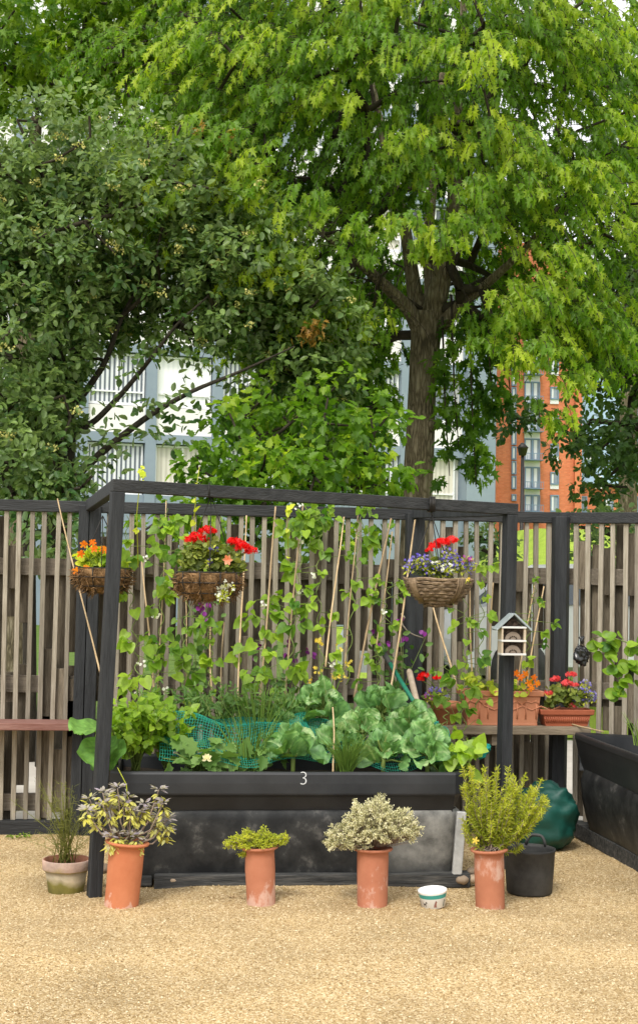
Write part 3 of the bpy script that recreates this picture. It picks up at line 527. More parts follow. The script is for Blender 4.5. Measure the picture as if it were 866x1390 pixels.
# dog bowl
c = gnd(588, 1229); c[2] = gz(c[0], c[1])+.001; s = c[1]/F_; ax = lean_axes(-.09, -.05)
t = thing('pet_bowl', 'small white bowl with a teal band and little animal figures on the gravel', 'bowl', c)
m = MB(); R_ = lambda z: (16.2+3.3*z/22)*s
m.lathe([(0, 1.5*s), (R_(0)*.95, .5*s), (R_(0), 1*s), (R_(20), 20*s), (R_(22)*1.03, 22*s), (R_(22)*1.03, 23*s), (R_(22)*.97, 23.2*s), (R_(14)*.93, 10*s), (R_(0)*.8, 4*s), (0, 3.5*s)], c, 48, ax); m.build('bowl', MT['white'], t)
m = MB(); m.lathe([(R_(14.3)*1.006, 14.3*s), (R_(19.6)*1.006, 19.6*s)], c, 48, ax); m.build('band', pm('teal_glaze', (.03, .24, .2), (.05, .3, .26), 5, .3, 0, spec=.5), t)
dog = [(-3.4, 1), (-3, 1), (-2.8, 3), (-.4, 3.2), (-.2, 1), (.3, 1), (.4, 4), (1.2, 5.6), (2.4, 5.4), (2.2, 6.4), (.9, 7.6), (.2, 6.6), (-.4, 5), (-2.8, 4.9), (-3.6, 6.6), (-4, 6.4), (-3.4, 4.4)]
sit = [(-1.8, 1), (1.6, 1), (1.3, 4), (1.8, 6), (2.4, 6.6), (1.8, 7.6), (.9, 8.6), (.2, 7.6), (-.8, 5.5), (-1.6, 3.4)]
gm_ = pm('figure_print', (.07, .06, .055), (.13, .11, .10), 90, .4, 0); gm2 = pm('figure_print_brown', (.22, .1, .08), (.32, .15, .12), 90, .4, 0); gm3 = pm('figure_print_grey', (.17, .19, .16), (.25, .26, .22), 90, .4, 0)
for k_, aa in enumerate(np.linspace(0, 2*math.pi, 9)[:-1]):
    shp = (dog, sit, sit, dog)[k_ % 4]; m = MB(); a0 = aa-math.pi/2-.8; vs = []
    for u, v in shp:
        z = (v*1.25+1.6)*s; r = R_(z/s)*1.008; a = a0+u*1.1*s/r; vs.append(c+ax[0]*r*math.cos(a)+ax[1]*r*math.sin(a)+ax[2]*z)
    m.add(vs, [tuple(range(len(vs)))]); m.build('animal_figure', (gm_, gm2, gm3, gm_)[k_ % 4], t, False)
# stones
def stone(px, py, Y, r, lab, tint):
    p = at(px, py, Y); m = MB(); rows = []
    for i in range(9):
        th = math.pi*i/8; rows.append([p+np.array([math.sin(th)*math.cos(a)*r*(1.25+.15*math.sin(2*a+px)), math.sin(th)*math.sin(a)*r*.9, math.cos(th)*r*(.72+.1*math.sin(a*3+px))]) for a in np.arange(14)*2*math.pi/14])
    m.grid(rows, tint, True); m.build('stone', MT['stone'], None, True, 0, org=p, label=lab, category='stone', group='stones resting at the foot of the planter')
stone(235, 1194, yA+.04, .026, 'smooth tan stone on the planter base timber near the sage pot', .9)
stone(139, 1179, yA+.09, .035, 'brown stone tucked behind the frame post on stacked base timbers', .4)
stone(627, 1194, yA+.03, .033, 'brownish grey stone lying left of a paler one by the rosemary pot', .2)
stone(641, 1193, yA+.05, .028, 'pale rounded stone wedged against the rosemary pot', 1.0)
stone(640, 1183, yA+.12, .027, 'dark rough stone behind the pale one at the planter end', -.9)
# ================================================================ hanging baskets
def chain(t, P0, P1, sag=0): m = MB(); m.tube([P0, (np.asarray(P0)+P1)/2+np.array([0, 0, -sag]), P1], .0028, 5); m.build('chain', MT['wire'], t)
BK = {}
def coir_basket(px, py, Y, wpx, lab, hook):
    s = Y/F_; c = at(px, py, Y); R = wpx*s/2; t = thing('hanging_basket', lab, 'hanging basket', c, 'flower baskets hung from the pergola'); h = R*.95
    m = MB(); prof = [(R*.93, .0), (R, -.004), (R*1.0, -h*.35), (R*.88, -h*.66), (R*.6, -h*.88), (.001, -h*.98)]
    m.lathe(prof, c, 36, tint=.5, ripple=lambda a, z: .05*math.sin(a*5+z*60)+.03*math.sin(a*11+z*31)); m.T[-1] = rng.random(len(m.T[-1])); m.build('liner', MT['coir'], t)
    n = 900; a = rng.random(n)*2*math.pi; q = rng.random(n); pr = np.interp(q, [0, .4, .75, 1], [1.0, 1.0, .85, .3])*R; pz = np.interp(q, [0, .4, .75, 1], [0, -.38, -.72, -.97])*h
    P = np.stack([c[0]+pr*np.cos(a), c[1]+pr*np.sin(a), c[2]+pz], 1); T = np.stack([np.cos(a)+.9*rng.normal(size=n), np.sin(a)+.9*rng.normal(size=n), -.6+.8*rng.normal(size=n)], 1)
    m = MB(); m.scatter([(-.04, 0, 0), (.04, 0, 0), (.03, .6, .1), (0, 1, 0)], [(0, 1, 2, 3)], P, T, rng.normal(size=(n, 3)), .02+.035*rng.random(n), rng.random(n)); m.build('fibres', MT['coir'], t)
    m = MB(); ring = lambda r, z: [c+np.array([r*math.cos(a), r*math.sin(a), z]) for a in np.linspace(0, 2*math.pi, 33)]
    for r, z in ((R*1.03, .004), (R*1.06, -h*.33), (R*.9, -h*.68)): m.tube(ring(r, z), .003, 5)
    for a in np.linspace(0, 2*math.pi, 11)[:-1]: m.tube([c+np.array([math.cos(a)*r, math.sin(a)*r, z]) for r, z in ((R*1.04, .004), (R*1.06, -h*.34), (R*.92, -h*.68), (R*.6, -h*.93))], .003, 5)
    m.build('wire_frame', MT['wire'], t); m = MB(); m.lathe([(R*.95, -.01), (R*.5, .005), (0, .01)], c, 20); m.build('soil', MT['soil'], t)
    hk = np.asarray(hook, float)
    for a in (.5, 2.6, 4.7): chain(t, c+np.array([math.cos(a)*R, math.sin(a)*R, 0]), hk)
    return c, R
beamY = lambda px: LP1[1]+(RP1[1]-LP1[1])*((at(px, 670, 7.2)[0]-LP1[0])/(RP1[0]-LP1[0]))
BK['n'] = coir_basket(140, 772, 7.85, 72, 'coir lined basket of orange nasturtiums hanging beside the slim side beam', at(140, 700, 7.85))
Ym = beamY(288); BK['g'] = coir_basket(284, 778, Ym, 84, 'coir lined basket with red geraniums and white trailing flowers', at(287, 672, Ym))
Yw = beamY(590)-.02; c = at(595, 786, Yw); s = Yw/F_; R = 46.5*s
t = thing('hanging_basket', 'woven wicker basket of blue lobelia and a red geranium', 'hanging basket', c, 'flower baskets hung from the pergola')
m = MB(); hh = 38*s
for k_ in range(9):
    z = -hh*k_/8.5; r = R*(1.0, .985, .95, .905, .85, .77, .67, .55, .4)[k_]; P = []
    for a in np.linspace(0, 2*math.pi, 73): P.append(c+np.array([(r+.004*math.sin(a*18+k_*math.pi))*math.cos(a), (r+.004*math.sin(a*18+k_*math.pi))*math.sin(a), z+.003*math.sin(a*5+k_)]))
    m.tube(P, .0058, 5, rng.random())
    m.tube([p+np.array([0, 0, -.0085+.004*rng.random()]) for p in P], .0042, 5, rng.random())
m.lathe([(R*.97, 0), (R*.9, -hh*.4), (R*.62, -hh*.8), (.0, -hh*.97)], c, 30, tint=0); m.build('weave', MT['wicker'], t)
for q in (0, 1, 2, 3):
    a0 = q*1.57+.4; m = MB()
    for k_ in range(9): m.tube([c+np.array([math.cos(a0+k_*.035)*r_*R*1.035, math.sin(a0+k_*.035)*r_*R*1.035, z]) for r_, z in ((1.0, .004), (.97, -hh*.22), (.86, -hh*.5), (.62, -hh*.82))], .0042, 5, rng.random())
    m.build('stave', MT['wicker'], t)
m = MB(); m.lathe([(R*.96, -.012), (R*.5, .0), (0, .006)], c, 20); m.build('soil', MT['soil'], t)
hk = at(586, 700, Yw)
for a in (.9, 3.4, 4.6): chain(t, c+np.array([math.cos(a)*R, math.sin(a)*R, 0]), hk)
BK['w'] = (c, R)
# black cords tied round the beam that carry the baskets
for px, lab, hkp in ((585, 'black cord knotted round the front beam above the wicker basket', hk), (287, 'thin black cord looped over the front beam above the red geraniums', at(287, 672, Ym))):
    Yb = beamY(px); bc = at(px, 670+(px-433)*.03, Yb); zb = LP1[2]+.032; zc = LP1[2]+(RP1[2]-LP1[2])*((bc[0]-LP1[0])/(RP1[0]-LP1[0]))+.032
    m = MB(); nn_ = 4 if px > 400 else 1
    for k_ in range(nn_):
        x = bc[0]+(k_-1.5)*.008; q_ = .038; y0 = Yb; m.tube([(x, y0-q_, zc-q_), (x, y0-q_, zc+q_), (x, y0+q_, zc+q_), (x, y0+q_, zc-q_), (x, y0-q_, zc-q_)], .0045, 6)
    m.tube([(bc[0], Yb, zc-.036), (bc[0]+.003, Yb, (zc+hkp[2])/2-.01), hkp], .005 if px > 400 else .003, 6)
    m.build('tied_cord', MT['wire'], None, org=(bc[0], Yb, zc), label=lab, category='cord')
# ================================================================ insect house on the post
c = at(693.5, 888, RP0[1]-.075); s = c[1]/F_; t = thing('insect_house', 'small wooden insect house with a pale pitched roof fixed to the slim post', 'insect house', c)
pw = pm('pale_wood', (.45, .36, .25), (.6, .5, .38), 4, .8, .2, (8, 8, 1)); ww = pm('whitewashed_wood', (.55, .54, .52), (.7, .69, .66), 6, .8, .2, (2, 8, 8)); rf = pm('zinc_roof', (.24, .28, .29), (.38, .43, .43), 8, .5, .1); dk = pm('pine_cones', (.02, .014, .01), (.11, .075, .055), 60, .95, 1.0, lo=.4, hi=.65)
def IB(name, boxes, mat):
    m = MB()
    for (x0, x1, y0, y1, z0, z1) in boxes: m.bb(c[0]+x0*s, c[0]+x1*s, c[1]+y0*s, c[1]+y1*s, c[2]+z0*s, c[2]+z1*s)
    m.build(name, mat, t, False, .0015)
IB('side_panel', [(-17, -14.5, -13, 9, 0, 37)], pw); IB('side_panel', [(14.5, 17, -13, 9, 0, 37)], pw); IB('back_panel', [(-14.4, 14.4, 7, 9, 0, 40)], pw)
for z in (-1, 17.5, 36): IB('shelf', [(-17.5, 17.5, -14.5, 7, z, z+2.6)], ww)
IB('filling', [(-14.4, 14.4, -7, 6.9, 1.7, 17.4), (-14.4, 14.4, -7, 6.9, 20.2, 35.9)], dk)
m = MB(); m.add([c+np.array(p)*s for p in ((-13, -8, 38.7), (13, -8, 38.7), (0, -8, 51), (-13, 7, 38.7), (13, 7, 38.7), (0, 7, 51))], [(0, 1, 2), (5, 4, 3), (0, 2, 5, 3), (1, 4, 5, 2)]); m.build('gable_filling', dk, t, False)
for sg in (-1, 1):
    m = MB(); m.beam(c+np.array([sg*.6, -3, 56])*s, c+np.array([sg*25, -3, 33.5])*s, 26*s, 2.4*s); m.build('roof_board', rf, t, False, .0015)
for z in (1.8, 20.3):
    m = MB(); pr = [c+np.array([11*math.cos(a), -9.5, z+11*math.sin(a)])*s for a in np.linspace(0, math.pi, 15)]; pq = [p+np.array([0, 2.5*s, 0]) for p in pr]; m.add(pr+pq, [tuple(range(15))[::-1]]+[(i, i+1, 16+i, 15+i) for i in range(14)]); lo = m.build('log_slice', pm('log_end', (.17, .13, .10), (.27, .22, .17), 14, .9, .2, (1, 1, 6)), t, False)
    m = MB()
    for a in np.linspace(.2, 2.9, 6):
        for rr in (3.2,): q = c+np.array([rr*1.5*math.cos(a), -9.65, z+.8+rr*1.1*math.sin(a)])*s; m.add([q+np.array([1.1*math.cos(b), 0, 1.1*math.sin(b)])*s for b in np.linspace(0, 2*math.pi, 9)[:-1]], [tuple(range(8))])
    m.build('bored_hole', MT['soil'], lo, False)
# ================================================================ troughs on the shelf
def trough(lab, x0, x1, y0, dep, h, flute, deco, mat):
    cx = (x0+x1)/2; t = thing('flower_trough', lab, 'plant trough', (cx, y0+dep/2, zs)); ins = .13*h if deco else .28*h
    def ring(o, z): return [(x0-o, y0-o*.6, z), (x1+o, y0-o*.6, z), (x1+o, y0+dep+o*.6, z), (x0-o, y0+dep+o*.6, z)]
    m = MB(); rows = [ring(-ins, zs+.001), ring(-ins, zs+.012) if deco else ring(-ins*.95, zs+.01), ring(-ins*1.08 if deco else -ins*.9, zs+.013), ring(-.012, zs+h-.035), ring(.006, zs+h-.03), ring(.010, zs+h-.003), ring(.006, zs+h), ring(-.008, zs+h), ring(-.02, zs+h-.05)]
    m.grid(rows, close=True); m.add(ring(-ins, zs+.0015), [(3, 2, 1, 0)]); m.build('trough_body', mat, t, False, .003)
    m = MB(); m.add(ring(-.016, zs+h-.03), [(0, 1, 2, 3)]); m.build('soil', MT['soil'], t)
    yb = lambda z: y0+(ins+(-.012+.0 -ins*-.0)*0)*.6*(1-(z-zs)/h)
    fy = lambda z: y0+.6*(ins*1.08+(.012-ins*1.08)*(z-zs-.013)/(h-.048)) if deco else y0+.6*(ins*.9+(.012-ins*.9)*(z-zs-.013)/(h-.048))
    if flute:
        n = 22
        for k_ in range(n):
            u = (k_+.5)/n; m = MB() if k_ == 0 else m
            xa_, xb_ = x0+ins+(x1-x0-2*ins)*u, x0+.012+(x1-x0-.024)*u; m.tube([(xa_, fy(zs+.02), zs+.02), (xb_, fy(zs+h-.045), zs+h-.045)], .0048, 6)
        m.build('fluting', mat, t)
    if deco:
        m = MB(); W_ = x1-x0
        for k_ in range(4):
            xc = x0+W_*(.14+.24*k_); zl, zh = zs+.04, zs+h-.06
            for dx in (-.032, .032): m.tube([(xc+dx, fy(zl)-.001, zl), (xc+dx, fy(zh-.02)-.001, zh-.02)], .005, 6)
            m.tube([(xc-.05, fy(zh)-.001, zh-.02), (xc-.03, fy(zh)-.001, zh), (xc, fy(zh)-.001, zh-.012), (xc+.03, fy(zh)-.001, zh), (xc+.05, fy(zh)-.001, zh-.02)], .005, 6)
            m.tube([(xc+.06, fy(zh)-.001, zh-.03), (xc+.12, fy(zh-.05)-.001, zh-.055), (xc+.18, fy(zh)-.001, zh-.03)], .0045, 6)
        m.build('moulded_relief', mat, t)
    return t
YT = YS+.03
trough('long terracotta trough with moulded panels standing behind the slim post', at(629, 960, YT)[0], at(736, 960, YT)[0], YT, .18, (at(690, 938, YT)[2]-zs), False, True, MT['terrap'])
trough('small fluted terracotta trough of red geraniums at the shelf end', at(733, 960, YT)[0]+.005, at(803, 960, YT)[0], YT-.02, .15, (at(770, 963, YT)[2]-zs), True, False, pm('dark_terracotta', (.33, .085, .04), (.40, .12, .06), 4, .45, .1))
c = at(604, 986, YS+.10); c[2] = zs; s = c[1]/F_; t = thing('flower_pot', 'small terracotta pot of red geranium half hidden behind the cabbages', 'pot', c)
m = MB(); m.lathe([(0, .001), (13*s, .001), (18*s, 22*s), (20.5*s, 22*s), (21.5*s, 30*s), (20*s, 31*s), (18*s, 30*s), (16*s, 24*s), (0, 25*s)], c, 32); m.build('pot', MT['terrap'], t); SMALLPOT = c+np.array([0, 0, 28*s])
# bamboo offcut on the shelf end
m = MB(); a = at(786, 986, YS-.01); a[2] = zs+.004; b = np.array([a[0]+.11, a[1]-.12, zs-.015]); m.tube([a+(a-b)*.6+[0, .0, .004], a, b], .005, 6); m.build('cane_offcut', MT['cane'], None, org=a, label='short cane offcut poking over the end of the grey shelf', category='cane')
# ================================================================ bags
def blob(name, c, rad, fold, seed, mat, parent=None, n=(40, 56), flat=0, **tags):
    m = MB(); rows = []; r_ = np.random.default_rng(seed); ph = r_.random(40)*6.28; fr = r_.normal(size=(40, 3))*np.linspace(2.2, 15, 40)[:, None]**.95
    for i in range(n[0]+1):
        th = math.pi*i/n[0]; row = []
        for j in range(n[1]):
            a = 2*math.pi*j/n[1]; d = np.array([math.sin(th)*math.cos(a), math.sin(th)*math.sin(a), math.cos(th)])
            k_ = sum((.55/(1+.16*q))*(1-abs(math.sin(np.dot(fr[q], d)*.5+ph[q]))*2) for q in range(40))*fold; p = d*np.array(rad)*(1+k_)
            if flat:
                e_ = np.sign(d)*np.abs(d)**.72; g_ = .5+.5*d[2]; q_ = e_*3.0
                cr = sum(w_*(1-2*abs(math.sin(np.dot(f_, q_)+p_))) for w_, f_, p_ in ((.050, (1.1, .3, .8), .4), (.040, (-.5, .9, 1.5), 2.0), (.03, (2.1, -.7, -.9), 1.1), (.022, (.6, 2.2, 2.6), .2), (.016, (-3.1, 1.2, 2.4), 3.3), (.012, (3.9, 3.1, -2.2), 5.1)))
                p = e_*np.array(rad)*(1+cr)*np.array([1.05-.12*g_, 1, 1])+np.array([.06*g_, 0, -.05*max(0, -d[0])*g_]); p[2] = max(p[2], -rad[2]*flat)
            row.append(c+p)
        rows.append(row)
    m.grid(rows, close=True); return m.build(name, mat, parent, True, 0, org=c if parent is None else None, **tags)
tarp = pm('green_tarp', (.004, .045, .034), (.010, .085, .065), 4, .5, .25, spec=.4, bsc=160, bdist=.001)
c = at(722, 1097, 8.12); c[2] = .18; blob('garden_sack', c, (.235, .19, .205), .06, 5, tarp, flat=.86, label='crumpled dark green garden sack slumped below the grey shelf', category='sack')
bagm = pm('black_bin_bag', (.008, .008, .009), (.02, .02, .021), 4, .22, .3, spec=.6)
c = at(789, 890, 8.40); t = thing('bin_bag', 'crumpled black plastic bag tied to the dark corner post', 'bag', c)
blob('bag', c, (.066, .05, .095), .17, 9, bagm, t, (40, 40)); blob('knot', c+np.array([.0, 0, .10]), (.026, .02, .03), .2, 3, bagm, t, (16, 20))
c = at(650, 1018, 8.0); blob('netting_bundle', c, (.085, .06, .06), .15, 15, pm('teal_mesh', (.01, .25, .2), (.02, .36, .28), 30, .6, .5), label='bundle of teal green netting stuffed behind the bed', category='netting')
m = MB(); b0 = at(650, 1018, 8.0); 
# ================================================================ tools and cord
a = at(514, 876, 8.25); b = at(563, 955, 7.75); t = thing('garden_tool', 'green metal tool handle with a black grip leaning out of the cabbages', 'garden tool', b)
m = MB(); e = a+(b-a)*.33; m.tube([a+(b-a)*.3, b+(b-a)*.5], .0125, 12); m.build('shaft', pm('green_paint', (.01, .13, .08), (.02, .2, .12), 6, .35, .05, spec=.5), t)
m = MB(); m.tube([a, a+(b-a)*.02, e-(b-a)*.02, e], [.012, .0165, .0165, .014], 12); m.build('grip', MT['rubber'], t)
a = at(555, 910, 8.2); b = at(566, 955, 7.9); m = MB(); m.tube([a, a+(b-a)*.06, b+(b-a)*1.2], [.013, .019, .017], 12); m.build('wooden_handle', pm('ash_handle', (.36, .28, .20), (.5, .41, .31), 5, .6, .1, (6, 6, 1)), None, org=b, label='pale wooden tool handle beside the small geranium pot', category='tool handle')
m = MB(); P = [at(544, 838, 8.5), at(546, 848, 8.48), at(553, 857, 8.47), at(562, 862, 8.47), at(574, 866, 8.48)]; m.tube(P, .004, 6); m.tube([at(544, 833, 8.5), at(549, 838, 8.49), at(545, 845, 8.5)], .006, 6); m.build('old_cord', pm('grey_cord', (.2, .17, .13), (.36, .31, .25), 40, .9, .3), None, org=P[0], label='grey cord tied to a cane beside the middle fence post', category='cord')
# ================================================================ canes
CANES = [((79, 677, 8.5), (143, 945, 7.75), .0055, .8, 'thin cane slanting across the fence towards the frame post'), ((226, 680, 8.58), (215, 940, 8.0), .005, .6, 'cane with white flowers at its tip among the bean vines'),
 ((193, 754, 8.4), (211, 962, 7.9), .006, .9, 'pale cane just right of the frame post among beans'), ((252, 813, 8.3), (255, 965, 7.9), .0055, .3, 'short straw coloured cane below the red geranium basket'),
 ((285, 851, 8.2), (288, 955, 7.8), .0055, .8, 'short pale cane standing left of the brown stick'), ((334, 700, 8.55), (323, 955, 8.0), .006, .95, 'pale upright cane right of the geranium basket'), ((304, 845, 8.3), (299, 950, 8.0), .0055, .0, 'short reddish stick before the slats'),
 ((375, 688, 8.57), (352, 955, 7.95), .007, .4, 'straight brown cane left of the tall bean plants'), ((411, 685, 8.57), (386, 945, 7.95), .007, .1, 'reddish cane wound with the tallest bean plant'),
 ((466, 702, 8.5), (442, 905, 8.0), .006, 1.3, 'whitish rod leaning beside the yellow flowers'), ((485, 700, 8.55), (468, 910, 8.0), .005, .3, 'thin cane wound with beans right of the whitish rod'), ((530, 704, 8.57), (480, 947, 7.9), .008, .15, 'thick reddish bamboo cane leaning left of the middle post'),
 ((533, 722, 8.55), (511, 880, 8.1), .006, .3, 'darker cane crossing behind the thick bamboo'), ((564, 706, 8.5), (529, 945, 7.9), .007, .7, 'long pale cane passing in front of the middle post'), ((588, 824, 8.45), (620, 935, 8.1), .007, .9, 'straw cane slanting down below the wicker basket'),
 ((637, 790, 8.45), (641, 940, 8.32), .006, .8, 'yellow cane rising from the long trough left of the post'), ((669, 791, 8.45), (662, 938, 8.34), .006, .6, 'straw cane just left of the insect house'), ((724, 795, 8.5), (701, 938, 8.34), .006, .7, 'cane rising behind the insect house'), ((737, 796, 8.5), (713, 938, 8.34), .006, 1.0, 'slender yellow cane leaning right of the insect house'), ((452, 960, 7.35), (453, 1048, 7.2), .005, 1.0, 'short straw cane standing among the chives')]
for (x0, y0, Y0), (x1, y1, Y1), r, ti, lab in CANES:
    a, b = at(x0, y0, Y0), at(x1, y1, Y1); m = MB(); P = []; R = []
    for k_ in np.linspace(0, 1, 25): P.append(a+(b-a)*k_+np.array([.004*math.sin(k_*5+x0), 0, 0])); R.append(r*.84*(.8+.3*k_)*(1.18 if int(k_*24) % 4 == 0 else 1))
    m.tube(P, R, 7, ti); m.build('bamboo_cane', MT['cane'], None, org=b, label=lab, category='cane', group='canes leaning on the fence')
# ================================================================ leaf templates (x across, y to the tip, z up)
def half2(pts, fold=.25, droop=.15):
    """both halves of a leaf, folded along the midrib; pts = right edge from base to tip"""
    v = [(x, y, abs(x)*fold-droop*y*y) for x, y in pts]; k = len(pts); v += [(-x, y, z) for (x, y, z) in v[1:-1]]
    ri = list(range(k)); le = [0]+list(range(k, 2*k-2))+[k-1]; return v, [tuple(ri), tuple(reversed(le))]
L_MAPLE = half2([(0, .0), (.10, .05), (.38, -.06), (.22, .18), (.58, .36), (.30, .40), (.18, .46), (.38, .80), (.14, .68), (0, 1.08)], .25, .45)
L_OVAL = half2([(0, 0), (.2, .18), (.3, .45), (.24, .75), (.1, .94), (0, 1)], .3, .12)
L_DIA = half2([(0, 0), (.24, .45), (0, 1)], .3, .15)
L_NARROW = half2([(0, 0), (.13, .3), (.12, .65), (0, 1)], .3, .25)
L_HEART = half2([(0, .06), (.22, -.06), (.44, .10), (.43, .40), (.24, .74), (0, 1.0)], .16, .22)
L_ROUND = ([(math.sin(a)*.5, .5-math.cos(a)*.5, .1*math.cos(2*a)) for a in np.linspace(0, 2*math.pi, 11)[:-1]]+[(0, .5, -.10)], [(i, (i+1) % 10, 10) for i in range(10)])
L_LOBED = half2([(0, 0), (.14, .1), (.36, .08), (.28, .26), (.46, .36), (.32, .48), (.38, .66), (.2, .72), (.16, .88), (0, 1.0)], .2, .35)
L_NEEDLE = ([(-.06, 0, 0), (.06, 0, 0), (.05, .6, .03), (0, 1, -.02), (-.05, .6, .03)], [(0, 1, 2, 3, 4)])
_p = []
for i in range(5):
    a = i*2*math.pi/5; _p += [(.18*math.cos(a-.62), .18*math.sin(a-.62), .0), (.5*math.cos(a-.3), .5*math.sin(a-.3), .08), (.56*math.cos(a), .56*math.sin(a), .03), (.5*math.cos(a+.3), .5*math.sin(a+.3), .08)]
L_FLOWER = (_p, [tuple(range(20))])
def rn(n): return rng.normal(size=(n, 3))
def ball(n):  # uniform in a unit ball
    d = nrm(rn(n)); return d*(rng.random(n)**(1/3))[:, None]
UPV = np.array([0, 0, 1.0])
# ================================================================ trees
def grow(trunk, targets, rbase, rtip=.006, step=.28, wob=.07, n0=0):
    """limbs reach out to the clump centres from the nearest wood"""
    N = [np.asarray(p, float) for p in trunk]; par = [-1]+list(range(len(trunk)-1)); o = np.asarray(trunk[-1], float)
    Tg = np.asarray(targets); Tg = Tg[np.argsort(np.linalg.norm(Tg-o, axis=1))]; ends = []
    arr = np.array(N)
    for t in Tg:
        d = np.linalg.norm(arr-t, axis=1); d[:n0] += 3; d += np.maximum(0, arr[:, 2]-t[2])*.35
        j = int(np.argmin(d)); p = arr[j]; L = np.linalg.norm(t-p); m = max(1, int(L/step)); last = j; new = []
        for k in range(1, m+1):
            f = k/m; q = p+(t-p)*f+UPV*(.16*L*math.sin(math.pi*f)*.6)+(rng.normal(size=3)*wob*step if k < m else 0)
            new.append(q); par.append(last); last = len(N)+len(new)-1
        N += new; arr = np.concatenate([arr, np.array(new)]) if new else arr; ends.append(last)
    par = np.array(par); cnt = np.zeros(len(N))
    for e in ends: cnt[e] += 1
    for i in range(len(N)-1, 0, -1): cnt[par[i]] += cnt[i]
    R = rtip+(rbase-rtip)*(cnt/max(cnt[0], 1))**.52
    R = np.minimum(R*1.35, .7*rbase); par[:len(trunk)] = -1
    return arr, par, R
def limb_mesh(m, arr, par, R, skip=0, n=7):
    i = np.arange(len(arr)); i = i[(par >= 0) & (i > skip)]
    m.segs(arr[par[i]], arr[i], np.minimum(R[par[i]], R[i]*1.5), R[i], n, rng.random(len(i)).repeat(2*n))
def blobs(spec, rng_in=.0):
    """spec: (px, py, Y, rx, ry(depth), rz in metres, count) -> clump centres through each volume"""
    out = []
    for px, py, Y, rx, ry, rz, n in spec:
        c = at(px, py, Y); d = nrm(rn(n)); r = (rng_in+(1-rng_in)*rng.random(n))**(1/2.4); out.append(c+d*r[:, None]*np.array([rx, ry, rz]))
    return np.concatenate(out)
def foliage(m, centres, tmpl, shoots, leaves, rad, size, tint, tj=.14, droop=.5, flat=.75, clear=None):
    for c, tb in zip(centres, tint):
        ns = max(2, int(shoots*(.7+.6*rng.random()))); sp = c+ball(ns)*np.array([rad, rad, rad*flat]); n = ns*leaves
        b = np.repeat(sp, leaves, 0); out = nrm(np.repeat(sp-c, leaves, 0))*.5
        T = nrm(out+rn(n)*.75-UPV*droop); P = b+T*size*(.15+.35*rng.random(n))[:, None]+rn(n)*size*.35
        Nn = UPV*.9+out*.7+rn(n)*.45-np.array([0, .35, 0])
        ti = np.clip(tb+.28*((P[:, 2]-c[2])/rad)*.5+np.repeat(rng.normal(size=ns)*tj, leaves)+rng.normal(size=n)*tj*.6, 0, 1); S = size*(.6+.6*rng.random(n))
        if clear is not None:
            k = ~clear(P); P, T, Nn, ti, S = P[k], T[k], Nn[k], ti[k], S[k]
        if len(P): m.scatter(tmpl[0], tmpl[1], P, T, Nn, S, ti)
def sprays(m, tw, centres, axis, ns, rad, size, tint, tj=.12, clear=None, ln=.36, nl=11):
    """drooping leafy twigs: each starts in a clump and arches out and down, leaves hang in pairs along it"""
    for c, tb in zip(centres, tint):
        k = max(2, int(ns*(.7+.6*rng.random()))); o = c+ball(k)*np.array([rad, rad, rad*.6])*.8; w = nrm((o-axis)*np.array([1, 1, .15])+rn(k)*.55*np.linalg.norm(c-axis)*.6); w[:, 2] = .25*rng.random(k); l = ln*(.55+.7*rng.random(k))
        pt = lambda u: o[:, None, :]+w[:, None, :]*(l[:, None]*u)[..., None]-UPV*(l[:, None]*.85*u**2.1)[..., None]
        U = np.broadcast_to(np.linspace(0, 1, 5), (k, 5)); Q = pt(U); tw.segs(Q[:, :-1].reshape(-1, 3), Q[:, 1:].reshape(-1, 3), np.full(k*4, .0035), np.full(k*4, .0028), 3)
        u = .15+.85*np.sort(rng.random((k, nl))**.7, 1); P = pt(u); d = nrm(pt(np.minimum(u+.1, 1.15))-pt(u-.1)); sd = np.cross(d, UPV)*np.where(np.arange(nl) % 2, 1, -1)[None, :, None]
        T = nrm(d*.6+sd*.8-UPV*.75+rng.normal(size=d.shape)*.3); P = (P+sd*.25*size).reshape(-1, 3); T = T.reshape(-1, 3); n = len(P)
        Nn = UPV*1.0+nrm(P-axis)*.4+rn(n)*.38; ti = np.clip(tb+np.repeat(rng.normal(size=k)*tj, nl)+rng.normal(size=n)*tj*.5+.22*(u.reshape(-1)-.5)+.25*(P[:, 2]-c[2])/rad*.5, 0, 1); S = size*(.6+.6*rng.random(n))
        if clear is not None: q = ~clear(P); P, T, Nn, ti, S = P[q], T[q], Nn[q], ti[q], S[q]
        if len(P): m.scatter(*L_MAPLE, P, T, Nn, S, ti)
def trunk_tube(m, P, R, n=22):
    P = np.asarray(P, float); L = len(P); k = 5; t = np.linspace(0, L-1, (L-1)*k+1)
    Q = np.stack([np.interp(t, range(L), P[:, i]) for i in range(3)], 1)
    for _ in range(2): Q[1:-1] = (Q[:-2]+2*Q[1:-1]+Q[2:])/4
    m.tube(Q, np.interp(t, range(L), R), n, .5)
# --- the maple behind the middle post
YM = 13.0; mp_ = YM/F_
t = thing('maple_tree', 'big maple with thick bare trunk and bright yellow green lobed leaves behind the fence', 'tree', (at(566, 690, YM)[0], YM, 0))
tr = [np.array([at(566, 690, YM)[0]-.02, YM, -.1]), at(566, 668, YM), at(570, 600, YM), at(573, 520, YM), at(578, 455, YM), at(581, 425, YM)]
m = MB(); trunk_tube(m, tr, [.20, .142, .137, .130, .143, .145])
